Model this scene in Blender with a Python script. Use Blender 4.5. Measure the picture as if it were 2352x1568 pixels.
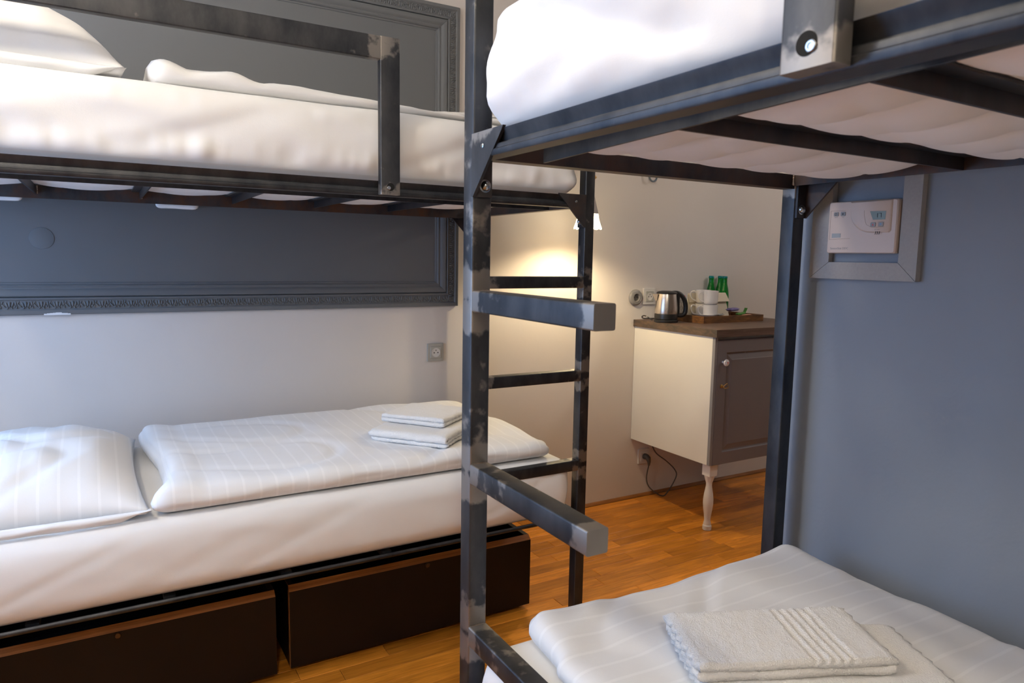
import bpy, bmesh, math, random
from mathutils import Vector, Matrix, noise
random.seed(7)
scene = bpy.context.scene
for _o in list(bpy.data.objects):
    bpy.data.objects.remove(_o)
COL = scene.collection
PI = math.pi

# ------------------------------------------------------------------ camera
cam_d = bpy.data.cameras.new('camera')
cam = bpy.data.objects.new('camera', cam_d); COL.objects.link(cam)
R_ = Vector((0.86324247, -0.50450344, 0.01699179))
U_ = Vector((0.04499822, 0.11043515, 0.99286416))
F_ = Vector((0.50277987, 0.85631791, -0.11803407))
_m = Matrix((( R_.x, U_.x, -F_.x, 0.0), (R_.y, U_.y, -F_.y, 0.0), (R_.z, U_.z, -F_.z, 1.3592), (0, 0, 0, 1)))
cam.matrix_world = _m
cam_d.sensor_width = 36.0
cam_d.lens = 1616.4767 / 2352 * 36.0
cam_d.clip_start = 0.02
cam_d.dof.use_dof = True
cam_d.dof.focus_distance = 2.1
cam_d.dof.aperture_fstop = 9.0
scene.camera = cam

# ------------------------------------------------------------------ view / world / lights
vs = scene.view_settings
vs.view_transform = 'Standard'; vs.look = 'None'; vs.gamma = 1.0; vs.use_curve_mapping = False
vs.exposure = 0.19
scene.cycles.use_denoising = True
scene.cycles.use_light_tree = False
scene.cycles.time_limit = 1100
scene.cycles.debug_bvh_type = 'STATIC_BVH'
scene.cycles.max_bounces = 6
scene.cycles.diffuse_bounces = 4
scene.cycles.glossy_bounces = 3
scene.cycles.adaptive_threshold = 0.05
scene.cycles.sample_clamp_indirect = 6.0
world = bpy.data.worlds.new('sky'); scene.world = world; world.use_nodes = True
_bg = world.node_tree.nodes['Background']
_bg.inputs['Color'].default_value = (0.42, 0.60, 1.0, 1); _bg.inputs['Strength'].default_value = 1.2

def area_light(name, loc, direction, sx, sy, power, color):
    d = bpy.data.lights.new(name, 'AREA'); d.shape = 'RECTANGLE'; d.size = sx; d.size_y = sy
    d.energy = power; d.color = color
    o = bpy.data.objects.new(name, d); COL.objects.link(o); o.location = loc
    o.rotation_euler = Vector(direction).to_track_quat('-Z', 'Y').to_euler()
    return o
WIN_Y0, WIN_Y1, WIN_Z0, WIN_Z1 = 1.30, 2.70, 0.70, 2.30
XL = -1.05                                   # inner face of the wall with the window
area_light('window_daylight', (XL - 0.16, (WIN_Y0 + WIN_Y1) / 2, (WIN_Z0 + WIN_Z1) / 2), (1, 0, 0),
           WIN_Y1 - WIN_Y0, WIN_Z1 - WIN_Z0, 40.0, (0.33, 0.57, 1.0))
LAMP_POS = (-0.72, 1.42, 2.40); LAMP_STRENGTH = 90.0; LAMP_COL = (1.0, 0.885, 0.71)
LAMP2_POS = (3.9, 1.45, 2.45); LAMP2_STRENGTH = 50.0
LAMP3_POS = (-0.50, -1.15, 2.78); LAMP3_STRENGTH = 142.0
SCONCE_POWER = 2.2

# ------------------------------------------------------------------ helpers
WLOC = {}
def mesh_obj(name, verts, faces, mat, parent=None, smooth=True, angle=35, attrs=None, loc=None):
    if loc is None:
        xs = [v[0] for v in verts]; ys = [v[1] for v in verts]; zs = [v[2] for v in verts]
        loc = Vector(((min(xs) + max(xs)) / 2, (min(ys) + max(ys)) / 2, min(zs)))
    loc = Vector(loc)
    me = bpy.data.meshes.new(name)
    me.from_pydata([(v[0] - loc.x, v[1] - loc.y, v[2] - loc.z) for v in verts], [], faces)
    me.update()
    bm = bmesh.new(); bm.from_mesh(me)
    bmesh.ops.recalc_face_normals(bm, faces=bm.faces); bm.to_mesh(me); bm.free()
    if attrs:
        for k, vals in attrs.items():
            a = me.attributes.new(k, 'FLOAT', 'POINT')
            a.data.foreach_set('value', vals)
    if smooth:
        me.polygons.foreach_set('use_smooth', [True] * len(me.polygons))
        if angle:
            me.set_sharp_from_angle(angle=math.radians(angle))
    if mat: me.materials.append(mat)
    o = bpy.data.objects.new(name, me); COL.objects.link(o)
    place(o, loc, parent)
    return o
def place(o, loc, parent=None):
    loc = Vector(loc); WLOC[o.name] = loc
    if parent is not None:
        o.parent = parent; o.location = loc - WLOC[parent.name]
    else:
        o.location = loc
def thing(name, label, cat, loc, group=None):
    o = bpy.data.objects.new(name, None); COL.objects.link(o); o.empty_display_size = 0.1
    place(o, loc); tag(o, label, cat, group)
    return o
def tag(o, label, cat, group=None):
    o['label'] = label; o['category'] = cat
    if group: o['group'] = group
    return o
def structure(o):
    o['kind'] = 'structure'; return o

class MB:
    """collects shapes for one mesh"""
    def __init__(s): s.v = []; s.f = []
    def add(s, verts, faces):
        n = len(s.v); s.v += [tuple(p) for p in verts]; s.f += [tuple(i + n for i in f) for f in faces]; return s
    def box(s, lo, hi):
        x0, y0, z0 = lo; x1, y1, z1 = hi
        return s.add([(x0,y0,z0),(x1,y0,z0),(x1,y1,z0),(x0,y1,z0),(x0,y0,z1),(x1,y0,z1),(x1,y1,z1),(x0,y1,z1)],
                     [(0,3,2,1),(4,5,6,7),(0,1,5,4),(1,2,6,5),(2,3,7,6),(3,0,4,7)])
    def sweep(s, prof, pts, xdirs, ydirs, cap=True):
        n = len(prof); V = []
        for p, xd, yd in zip(pts, xdirs, ydirs):
            for a, b in prof: V.append(Vector(p) + Vector(xd) * a + Vector(yd) * b)
        Fs = []
        for i in range(len(pts) - 1):
            for j in range(n):
                k = (j + 1) % n
                Fs.append((i*n+j, i*n+k, (i+1)*n+k, (i+1)*n+j))
        if cap: Fs.append(tuple(range(n - 1, -1, -1))); Fs.append(tuple((len(pts)-1)*n + j for j in range(n)))
        return s.add(V, Fs)
    def tube(s, pts, rad, seg=10, sx=1.0):
        pts = [Vector(p) for p in pts]; n = len(pts)
        rr = rad if isinstance(rad, (list, tuple)) else [rad] * n
        T = []
        for i in range(n):
            a = pts[max(i-1,0)]; b = pts[min(i+1,n-1)]; T.append((b - a).normalized())
        up = Vector((0,0,1)) if abs(T[0].z) < 0.9 else Vector((0,1,0))
        X = T[0].cross(up).normalized(); V = []
        for i in range(n):
            X = (X - T[i] * X.dot(T[i])).normalized(); Y = T[i].cross(X)
            for j in range(seg):
                t = 2*PI*j/seg; V.append(pts[i] + (X*math.cos(t)*sx + Y*math.sin(t)) * rr[i])
        Fs = [(i*seg+j, i*seg+(j+1)%seg, (i+1)*seg+(j+1)%seg, (i+1)*seg+j) for i in range(n-1) for j in range(seg)]
        Fs.append(tuple(range(seg-1,-1,-1))); Fs.append(tuple((n-1)*seg+j for j in range(seg)))
        return s.add(V, Fs)
    def lathe(s, prof, c, seg=32, axis='z', frame=None):
        c = Vector(c)
        X, Y, Z = frame if frame else (Vector((1,0,0)), Vector((0,1,0)), Vector((0,0,1)))
        V = []; n = len(prof)
        for r, h in prof:
            for j in range(seg):
                t = 2*PI*j/seg; V.append(c + X*(r*math.cos(t)) + Y*(r*math.sin(t)) + Z*h)
        Fs = [(i*seg+j, i*seg+(j+1)%seg, (i+1)*seg+(j+1)%seg, (i+1)*seg+j) for i in range(n-1) for j in range(seg)]
        if prof[0][0] > 1e-6: Fs.append(tuple(range(seg-1,-1,-1)))
        if prof[-1][0] > 1e-6: Fs.append(tuple((n-1)*seg+j for j in range(seg)))
        return s.add(V, Fs)
    def build(s, name, mat, parent=None, **k):
        return mesh_obj(name, s.v, s.f, mat, parent, **k)

def rrect(w, h, r, seg=3, cx=0, cy=0):
    P = []
    for qx, qy, a0 in ((1,1,0),(-1,1,90),(-1,-1,180),(1,-1,270)):
        for i in range(seg+1):
            a = math.radians(a0 + 90*i/seg)
            P.append((cx + qx*(w/2-r) + r*math.cos(a), cy + qy*(h/2-r) + r*math.sin(a)))
    return P
def smooth_path(pts, n=8):
    P = [Vector(p) for p in pts]; out = []
    for i in range(len(P)-1):
        p0 = P[max(i-1,0)]; p1 = P[i]; p2 = P[i+1]; p3 = P[min(i+2,len(P)-1)]
        for k in range(n):
            t = k/n
            out.append(0.5*((2*p1)+(-p0+p2)*t+(2*p0-5*p1+4*p2-p3)*t*t+(-p0+3*p1-3*p2+p3)*t*t*t))
    out.append(P[-1]); return out
def nz(x, y, z=0.0): return noise.noise(Vector((x, y, z)))

# ------------------------------------------------------------------ materials
def new_mat(name):
    m = bpy.data.materials.new(name); m.use_nodes = True
    nt = m.node_tree; b = nt.nodes['Principled BSDF']
    return m, nt, b
def N(nt, t, **inp):
    n = nt.nodes.new(t)
    for k, v in inp.items():
        n.inputs[k].default_value = v
    return n
def plain(name, col, rough=0.5, metal=0.0, var=0.06, scale=8.0, bump=0.0, bscale=200.0, stretch=(1,1,1), spec=0.5, coat=0.0, sheen=0.0):
    m, nt, b = new_mat(name); L = nt.links
    tc = nt.nodes.new('ShaderNodeTexCoord'); mp = nt.nodes.new('ShaderNodeMapping'); mp.inputs['Scale'].default_value = stretch
    L.new(tc.outputs['Object'], mp.inputs['Vector'])
    no = N(nt, 'ShaderNodeTexNoise', Scale=scale, Detail=5.0); L.new(mp.outputs[0], no.inputs['Vector'])
    mr = N(nt, 'ShaderNodeMapRange'); mr.inputs['To Min'].default_value = 1-var; mr.inputs['To Max'].default_value = 1+var
    L.new(no.outputs['Fac'], mr.inputs['Value'])
    mx = nt.nodes.new('ShaderNodeVectorMath'); mx.operation = 'SCALE'; mx.inputs[0].default_value = col[:3]
    L.new(mr.outputs[0], mx.inputs['Scale']); L.new(mx.outputs[0], b.inputs['Base Color'])
    b.inputs['Roughness'].default_value = rough; b.inputs['Metallic'].default_value = metal
    b.inputs['Specular IOR Level'].default_value = spec; b.inputs['Coat Weight'].default_value = coat
    if sheen: b.inputs['Sheen Weight'].default_value = sheen
    if bump:
        n2 = N(nt, 'ShaderNodeTexNoise', Scale=bscale, Detail=3.0); L.new(mp.outputs[0], n2.inputs['Vector'])
        bp = N(nt, 'ShaderNodeBump', Strength=bump, Distance=0.002); L.new(n2.outputs['Fac'], bp.inputs['Height'])
        L.new(bp.outputs[0], b.inputs['Normal'])
    return m
def steel_mat():
    m, nt, b = new_mat('raw_steel'); L = nt.links
    geo = nt.nodes.new('ShaderNodeNewGeometry')
    mp = nt.nodes.new('ShaderNodeMapping'); mp.inputs['Scale'].default_value = (1, 1, 0.45); L.new(geo.outputs['Position'], mp.inputs['Vector'])
    n1 = N(nt, 'ShaderNodeTexNoise', Scale=16.0, Detail=6.0, Roughness=0.62); L.new(mp.outputs[0], n1.inputs['Vector'])
    cr = nt.nodes.new('ShaderNodeValToRGB'); e = cr.color_ramp.elements
    e[0].position = 0.3; e[0].color = (0.036, 0.040, 0.047, 1); e[1].position = 0.75; e[1].color = (0.098, 0.098, 0.101, 1)
    L.new(n1.outputs['Fac'], cr.inputs['Fac'])
    ag = nt.nodes.new('ShaderNodeAttribute'); ag.attribute_name = 'grind'
    ar = nt.nodes.new('ShaderNodeAttribute'); ar.attribute_name = 'rust'
    n2 = N(nt, 'ShaderNodeTexNoise', Scale=34.0, Detail=3.0, Roughness=0.5); L.new(geo.outputs['Position'], n2.inputs['Vector'])
    def mask(att, gain, lo, hi):
        a = nt.nodes.new('ShaderNodeMath'); a.operation = 'SUBTRACT'; L.new(n2.outputs['Fac'], a.inputs[0]); a.inputs[1].default_value = 0.5
        c = nt.nodes.new('ShaderNodeMath'); c.operation = 'MULTIPLY_ADD'; L.new(a.outputs[0], c.inputs[0]); c.inputs[1].default_value = gain; L.new(att.outputs['Fac'], c.inputs[2])
        r = nt.nodes.new('ShaderNodeMapRange'); r.interpolation_type = 'SMOOTHSTEP'; L.new(c.outputs[0], r.inputs['Value'])
        r.inputs['From Min'].default_value = lo; r.inputs['From Max'].default_value = hi
        return r
    mg = mask(ag, 1.5, 0.36, 0.66)
    n3 = N(nt, 'ShaderNodeTexNoise', Scale=9.0, Detail=6.0, Roughness=0.7); L.new(geo.outputs['Position'], n3.inputs['Vector'])
    rr = nt.nodes.new('ShaderNodeMapRange'); L.new(n3.outputs['Fac'], rr.inputs['Value']); rr.inputs['From Min'].default_value = 0.38; rr.inputs['From Max'].default_value = 0.62
    rm = nt.nodes.new('ShaderNodeMath'); rm.operation = 'MULTIPLY'; L.new(rr.outputs[0], rm.inputs[0]); L.new(ar.outputs['Fac'], rm.inputs[1])
    mx1 = nt.nodes.new('ShaderNodeMix'); mx1.data_type = 'RGBA'; L.new(rm.outputs[0], mx1.inputs['Factor']); L.new(cr.outputs[0], mx1.inputs['A']); mx1.inputs['B'].default_value = (0.085, 0.034, 0.014, 1)
    mx2 = nt.nodes.new('ShaderNodeMix'); mx2.data_type = 'RGBA'; L.new(mg.outputs[0], mx2.inputs['Factor']); L.new(mx1.outputs['Result'], mx2.inputs['A']); mx2.inputs['B'].default_value = (0.27, 0.247, 0.225, 1)
    L.new(mx2.outputs['Result'], b.inputs['Base Color'])
    me = nt.nodes.new('ShaderNodeMath'); me.operation = 'MULTIPLY_ADD'; L.new(rm.outputs[0], me.inputs[0]); me.inputs[1].default_value = -0.75; me.inputs[2].default_value = 0.92
    L.new(me.outputs[0], b.inputs['Metallic'])
    ro = nt.nodes.new('ShaderNodeMapRange'); L.new(n1.outputs['Fac'], ro.inputs['Value']); ro.inputs['To Min'].default_value = 0.38; ro.inputs['To Max'].default_value = 0.60
    L.new(ro.outputs[0], b.inputs['Roughness'])
    bp = N(nt, 'ShaderNodeBump', Strength=0.12, Distance=0.0012); L.new(n2.outputs['Fac'], bp.inputs['Height']); L.new(bp.outputs[0], b.inputs['Normal'])
    return m
def cloth_mat(name, col=(0.85, 0.845, 0.835), stripe=None, axis=0):
    """plain cotton; stripe = pitch in metres of satin stripes across the given axis"""
    m, nt, b = new_mat(name); L = nt.links
    tc = nt.nodes.new('ShaderNodeTexCoord')
    w = N(nt, 'ShaderNodeTexNoise', Scale=900.0, Detail=2.0); L.new(tc.outputs['Object'], w.inputs['Vector'])
    n2 = N(nt, 'ShaderNodeTexNoise', Scale=14.0, Detail=4.0, Roughness=0.55); L.new(tc.outputs['Object'], n2.inputs['Vector'])
    ad = nt.nodes.new('ShaderNodeMath'); ad.operation = 'MULTIPLY_ADD'; L.new(n2.outputs['Fac'], ad.inputs[0]); ad.inputs[1].default_value = 3.5; L.new(w.outputs['Fac'], ad.inputs[2])
    bp = N(nt, 'ShaderNodeBump', Strength=0.25, Distance=0.0012); L.new(ad.outputs[0], bp.inputs['Height']); L.new(bp.outputs[0], b.inputs['Normal'])
    b.inputs['Roughness'].default_value = 0.75; b.inputs['Sheen Weight'].default_value = 0.15
    b.inputs['Specular IOR Level'].default_value = 0.25
    if stripe:
        sp = nt.nodes.new('ShaderNodeSeparateXYZ'); L.new(tc.outputs['Object'], sp.inputs[0])
        dv = nt.nodes.new('ShaderNodeMath'); dv.operation = 'DIVIDE'; L.new(sp.outputs[axis], dv.inputs[0]); dv.inputs[1].default_value = stripe
        fr = nt.nodes.new('ShaderNodeMath'); fr.operation = 'FRACT'; L.new(dv.outputs[0], fr.inputs[0])
        pk = nt.nodes.new('ShaderNodeMath'); pk.operation = 'COMPARE'; L.new(fr.outputs[0], pk.inputs[0]); pk.inputs[1].default_value = 0.5; pk.inputs[2].default_value = 0.075
        mx = nt.nodes.new('ShaderNodeMix'); mx.data_type = 'RGBA'; L.new(pk.outputs[0], mx.inputs['Factor'])
        mx.inputs['A'].default_value = (col[0]*0.975, col[1]*0.975, col[2]*0.975, 1); mx.inputs['B'].default_value = (col[0]*1.035, col[1]*1.035, col[2]*1.035, 1)
        L.new(mx.outputs['Result'], b.inputs['Base Color'])
    else:
        b.inputs['Base Color'].default_value = (*col, 1)
    return m
def terry_mat():
    m, nt, b = new_mat('white_terry'); L = nt.links
    tc = nt.nodes.new('ShaderNodeTexCoord')
    v = N(nt, 'ShaderNodeTexVoronoi', Scale=420.0); L.new(tc.outputs['Object'], v.inputs['Vector'])
    n = N(nt, 'ShaderNodeTexNoise', Scale=160.0, Detail=4.0); L.new(tc.outputs['Object'], n.inputs['Vector'])
    ad = nt.nodes.new('ShaderNodeMath'); ad.operation = 'ADD'; L.new(v.outputs['Distance'], ad.inputs[0]); L.new(n.outputs['Fac'], ad.inputs[1])
    bp = N(nt, 'ShaderNodeBump', Strength=0.7, Distance=0.0025); L.new(ad.outputs[0], bp.inputs['Height']); L.new(bp.outputs[0], b.inputs['Normal'])
    b.inputs['Base Color'].default_value = (0.87, 0.85, 0.81, 1); b.inputs['Roughness'].default_value = 0.95
    b.inputs['Sheen Weight'].default_value = 0.5; b.inputs['Specular IOR Level'].default_value = 0.1
    return m
def plank_mat():
    m, nt, b = new_mat('oiled_oak'); L = nt.links
    oi = nt.nodes.new('ShaderNodeObjectInfo'); geo = nt.nodes.new('ShaderNodeNewGeometry')
    off = nt.nodes.new('ShaderNodeVectorMath'); off.operation = 'SCALE'; off.inputs[0].default_value = (7.3, 3.1, 11.0); L.new(oi.outputs['Random'], off.inputs['Scale'])
    ad = nt.nodes.new('ShaderNodeVectorMath'); ad.operation = 'ADD'; L.new(geo.outputs['Position'], ad.inputs[0]); L.new(off.outputs[0], ad.inputs[1])
    mp = nt.nodes.new('ShaderNodeMapping'); mp.inputs['Scale'].default_value = (2.2, 26.0, 1); L.new(ad.outputs[0], mp.inputs['Vector'])
    n1 = N(nt, 'ShaderNodeTexNoise', Scale=2.4, Detail=8.0, Roughness=0.62, Distortion=0.8); L.new(mp.outputs[0], n1.inputs['Vector'])
    cr = nt.nodes.new('ShaderNodeValToRGB'); e = cr.color_ramp.elements
    e[0].position = 0.30; e[0].color = (0.43, 0.143, 0.012, 1); e[1].position = 0.72; e[1].color = (0.80, 0.31, 0.036, 1)
    L.new(n1.outputs['Fac'], cr.inputs['Fac'])
    n4 = N(nt, 'ShaderNodeTexNoise', Scale=5.0, Detail=2.0); L.new(ad.outputs[0], n4.inputs['Vector'])
    tint = nt.nodes.new('ShaderNodeMapRange'); L.new(oi.outputs['Random'], tint.inputs['Value']); tint.inputs['To Min'].default_value = 0.68; tint.inputs['To Max'].default_value = 1.22
    t2 = nt.nodes.new('ShaderNodeMath'); t2.operation = 'MULTIPLY_ADD'; L.new(n4.outputs['Fac'], t2.inputs[0]); t2.inputs[1].default_value = 0.35; L.new(tint.outputs[0], t2.inputs[2])
    t3 = nt.nodes.new('ShaderNodeMath'); t3.operation = 'SUBTRACT'; L.new(t2.outputs[0], t3.inputs[0]); t3.inputs[1].default_value = 0.17
    sc = nt.nodes.new('ShaderNodeVectorMath'); sc.operation = 'SCALE'; L.new(cr.outputs[0], sc.inputs[0]); L.new(t3.outputs[0], sc.inputs['Scale'])
    L.new(sc.outputs[0], b.inputs['Base Color'])
    b.inputs['Roughness'].default_value = 0.34; b.inputs['Specular IOR Level'].default_value = 0.4
    bp = N(nt, 'ShaderNodeBump', Strength=0.12, Distance=0.001); L.new(n1.outputs['Fac'], bp.inputs['Height']); L.new(bp.outputs[0], b.inputs['Normal'])
    return m
def wood_mat(name, c0, c1, stretch=(3,30,30), rough=0.5):
    m, nt, b = new_mat(name); L = nt.links
    tc = nt.nodes.new('ShaderNodeTexCoord'); mp = nt.nodes.new('ShaderNodeMapping'); mp.inputs['Scale'].default_value = stretch; L.new(tc.outputs['Object'], mp.inputs['Vector'])
    n1 = N(nt, 'ShaderNodeTexNoise', Scale=2.0, Detail=7.0, Roughness=0.6, Distortion=0.6); L.new(mp.outputs[0], n1.inputs['Vector'])
    cr = nt.nodes.new('ShaderNodeValToRGB'); e = cr.color_ramp.elements
    e[0].position = 0.32; e[0].color = (*c0, 1); e[1].position = 0.7; e[1].color = (*c1, 1)
    L.new(n1.outputs['Fac'], cr.inputs['Fac']); L.new(cr.outputs[0], b.inputs['Base Color'])
    b.inputs['Roughness'].default_value = rough
    bp = N(nt, 'ShaderNodeBump', Strength=0.1, Distance=0.001); L.new(n1.outputs['Fac'], bp.inputs['Height']); L.new(bp.outputs[0], b.inputs['Normal'])
    return m
def emit_mat(name, col, strength):
    m, nt, b = new_mat(name)
    b.inputs['Base Color'].default_value = (*col, 1); b.inputs['Emission Color'].default_value = (*col, 1); b.inputs['Emission Strength'].default_value = strength
    return m
def glass_mat(name, col, rough=0.03, trans=1.0, ior=1.45):
    m, nt, b = new_mat(name)
    b.inputs['Base Color'].default_value = (*col, 1); b.inputs['Transmission Weight'].default_value = trans
    b.inputs['Roughness'].default_value = rough; b.inputs['IOR'].default_value = ior
    return m

def pane_mat():
    m = bpy.data.materials.new('window_glass'); m.use_nodes = True; nt = m.node_tree; nt.nodes.clear()
    o = nt.nodes.new('ShaderNodeOutputMaterial'); t = nt.nodes.new('ShaderNodeBsdfTransparent'); g = nt.nodes.new('ShaderNodeBsdfGlossy'); g.inputs['Roughness'].default_value = 0.02
    mx = nt.nodes.new('ShaderNodeMixShader'); mx.inputs[0].default_value = 0.06
    nt.links.new(t.outputs[0], mx.inputs[1]); nt.links.new(g.outputs[0], mx.inputs[2]); nt.links.new(mx.outputs[0], o.inputs[0])
    return m
M = dict(
    wall=plain('cream_wall_paint', (0.64, 0.60, 0.565), 0.85, var=0.025, scale=3, bump=0.18, bscale=60, spec=0.25),
    bluewall=plain('blue_grey_wall_paint', (0.255, 0.285, 0.330), 0.7, var=0.04, scale=3, bump=0.25, bscale=70, spec=0.3),
    ceil=plain('ceiling_paint', (0.72, 0.70, 0.67), 0.9, var=0.02),
    panel=plain('grey_panel_paint', (0.138, 0.145, 0.150), 0.55, var=0.04, scale=4, bump=0.12, bscale=40, spec=0.35),
    steel=steel_mat(),
    bolt=plain('zinc_bolt', (0.42, 0.45, 0.48), 0.22, 1.0, var=0.05),
    sheet=cloth_mat('white_sheet'),
    damask_x=cloth_mat('white_striped_damask', stripe=0.046, axis=0),
    damask_y=cloth_mat('white_striped_damask_cross', stripe=0.046, axis=1),
    quilt=cloth_mat('mattress_ticking', (0.80, 0.76, 0.73)),
    terry=terry_mat(),
    plank=plank_mat(),
    subfloor=plain('dark_joint', (0.03, 0.016, 0.008), 0.9),
    skirting=wood_mat('skirting_oak', (0.17, 0.06, 0.012), (0.33, 0.13, 0.03)),
    box=plain('dark_brown_laminate', (0.0070, 0.0038, 0.0031), 0.45, var=0.2, scale=10, spec=0.25),
    ply=wood_mat('plywood_edge', (0.20, 0.072, 0.016), (0.40, 0.16, 0.04), (2, 20, 160)),
    socket=plain('grey_socket_plastic', (0.40, 0.39, 0.35), 0.4, var=0.02),
    socket_w=plain('white_socket_plastic', (0.62, 0.60, 0.57), 0.35, var=0.02),
    socket_d=plain('dark_grey_socket_plastic', (0.24, 0.23, 0.22), 0.35, var=0.02),
    black=plain('black_plastic', (0.012, 0.012, 0.013), 0.35, var=0.05),
    hole=plain('dark_hole', (0.004, 0.004, 0.004), 0.9),
    cabw=plain('cream_cabinet_side', (0.70, 0.665, 0.585), 0.5, var=0.02),
    cabg=plain('grey_cabinet_paint', (0.185, 0.163, 0.165), 0.45, var=0.03, bump=0.05, bscale=80),
    cabedge=plain('grey_edge_paint', (0.23, 0.22, 0.22), 0.45, var=0.03),
    legw=plain('off_white_leg_paint', (0.74, 0.71, 0.67), 0.45, var=0.02),
    worktop=wood_mat('brown_worktop', (0.080, 0.046, 0.030), (0.165, 0.100, 0.070), (3, 40, 40), 0.5),
    slab_edge=wood_mat('worktop_edge', (0.042, 0.034, 0.026), (0.125, 0.075, 0.045), (25, 9, 25), 0.7),
    tray=wood_mat('tray_wood', (0.070, 0.024, 0.006), (0.24, 0.10, 0.022), (7, 14, 30), 0.55),
    brushed=plain('brushed_steel', (0.62, 0.56, 0.50), 0.27, 1.0, var=0.12, scale=5, stretch=(40, 40, 1)),
    porcelain=plain('white_porcelain', (0.74, 0.71, 0.69), 0.18, var=0.01, coat=0.4),
    card=plain('cream_card', (0.74, 0.66, 0.52), 0.7, var=0.02),
    card2=plain('white_patterned_card', (0.66, 0.64, 0.60), 0.6, var=0.02),
    ink=plain('dark_ink', (0.05, 0.05, 0.055), 0.7),
    greyink=plain('grey_ink', (0.22, 0.21, 0.21), 0.7),
    green=glass_mat('green_bottle_glass', (0.01, 0.42, 0.05), 0.04, 0.75),
    cap=plain('teal_cap', (0.0, 0.20, 0.18), 0.35, 0.3),
    purple=plain('purple_foil', (0.19, 0.16, 0.42), 0.35, 0.25, var=0.25, scale=60),
    limefoil=plain('lime_foil', (0.07, 0.25, 0.03), 0.35, 0.2, var=0.2, scale=60),
    peach=plain('peach_foil', (0.66, 0.32, 0.20), 0.4, 0.1, var=0.1, scale=60),
    red=plain('red_plastic', (0.62, 0.03, 0.02), 0.4),
    blue=plain('blue_print', (0.10, 0.32, 0.60), 0.5),
    framew=plain('whitewashed_wood', (0.36, 0.345, 0.33), 0.7, var=0.10, scale=6, stretch=(30, 30, 30), bump=0.2, bscale=60),
    therm=plain('beige_plastic', (0.62, 0.51, 0.44), 0.45, var=0.02),
    btn=plain('grey_button', (0.30, 0.30, 0.30), 0.5),
    lcd=plain('lcd', (0.20, 0.26, 0.24), 0.2, var=0.04),
    window_grey=plain('pale_blue_label', (0.33, 0.36, 0.37), 0.3),
    brass=plain('brass', (0.72, 0.46, 0.14), 0.3, 1.0),
    shade=plain('grey_shade', (0.36, 0.33, 0.31), 0.6, var=0.05),
    cord=plain('grey_cord', (0.075, 0.066, 0.055), 0.6),
    iron=plain('blue_grey_iron', (0.12, 0.15, 0.18), 0.45, 0.4),
    plaster=plain('white_plaster', (0.74, 0.72, 0.71), 0.9),
    winframe=plain('white_window_paint', (0.75, 0.75, 0.74), 0.4),
    glass=pane_mat(),
    glow=emit_mat('lit_lace_glass', (1.0, 0.80, 0.45), 14.0),
    globe=emit_mat('lit_opal_globe', LAMP_COL, LAMP_STRENGTH),
    globe2=emit_mat('lit_opal_globe_far', (1.0, 0.93, 0.86), LAMP2_STRENGTH),
    globe3=emit_mat('lit_opal_globe_near', (1.0, 0.905, 0.76), LAMP3_STRENGTH),
)

M['glow'].cycles.emission_sampling = 'NONE'

# ------------------------------------------------------------------ room shell
YW = 3.03; XR = 1.60; YR = 1.252; XE = 5.0; YF = -2.6; ZC = 3.1
def wallbox(name, lo, hi, mat): return structure(MB().box(lo, hi).build(name, mat, smooth=False))
wallbox('wall_back', (XL - 0.2, YW, -0.02), (XE, YW + 0.15, ZC), M['wall'])
wall_right = wallbox('wall_right', (XR, YF, -0.02), (XR + 0.14, YR, ZC), M['bluewall'])
wallbox('wall_far_right', (XE, YF - 0.15, -0.02), (XE + 0.15, YW + 0.15, ZC), M['wall'])
wallbox('wall_front', (XL - 0.2, YF - 0.15, -0.02), (XE, YF, ZC), plain('entrance_wall', (0.55, 0.53, 0.51), 0.8))
wallbox('ceiling', (XL - 0.2, YF - 0.15, ZC), (XE + 0.15, YW + 0.15, ZC + 0.1), M['ceil'])
b = MB()
b.box((XL - 0.2, YF, -0.02), (XL, WIN_Y0, ZC)); b.box((XL - 0.2, WIN_Y1, -0.02), (XL, YW, ZC))
b.box((XL - 0.2, WIN_Y0, -0.02), (XL, WIN_Y1, WIN_Z0)); b.box((XL - 0.2, WIN_Y0, WIN_Z1), (XL, WIN_Y1, ZC))
structure(b.build('wall_left', M['wall'], smooth=False))
# window in the left wall (outside the picture)
win = structure(MB().box((XL - 0.10, WIN_Y0, WIN_Z0), (XL - 0.05, WIN_Y0 + 0.06, WIN_Z1)).box((XL - 0.10, WIN_Y1 - 0.06, WIN_Z0), (XL - 0.05, WIN_Y1, WIN_Z1))
    .box((XL - 0.10, WIN_Y0, WIN_Z0), (XL - 0.05, WIN_Y1, WIN_Z0 + 0.06)).box((XL - 0.10, WIN_Y0, WIN_Z1 - 0.06), (XL - 0.05, WIN_Y1, WIN_Z1))
    .box((XL - 0.10, 1.97, WIN_Z0), (XL - 0.05, 2.03, WIN_Z1)).build('window_1', M['winframe'], smooth=False))
MB().box((XL - 0.078, WIN_Y0 + 0.06, WIN_Z0 + 0.06), (XL - 0.074, 1.97, WIN_Z1 - 0.06)).build('pane', M['glass'], win, smooth=False)
MB().box((XL - 0.078, 2.03, WIN_Z0 + 0.06), (XL - 0.074, WIN_Y1 - 0.06, WIN_Z1 - 0.06)).build('pane', M['glass'], win, smooth=False)

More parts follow.
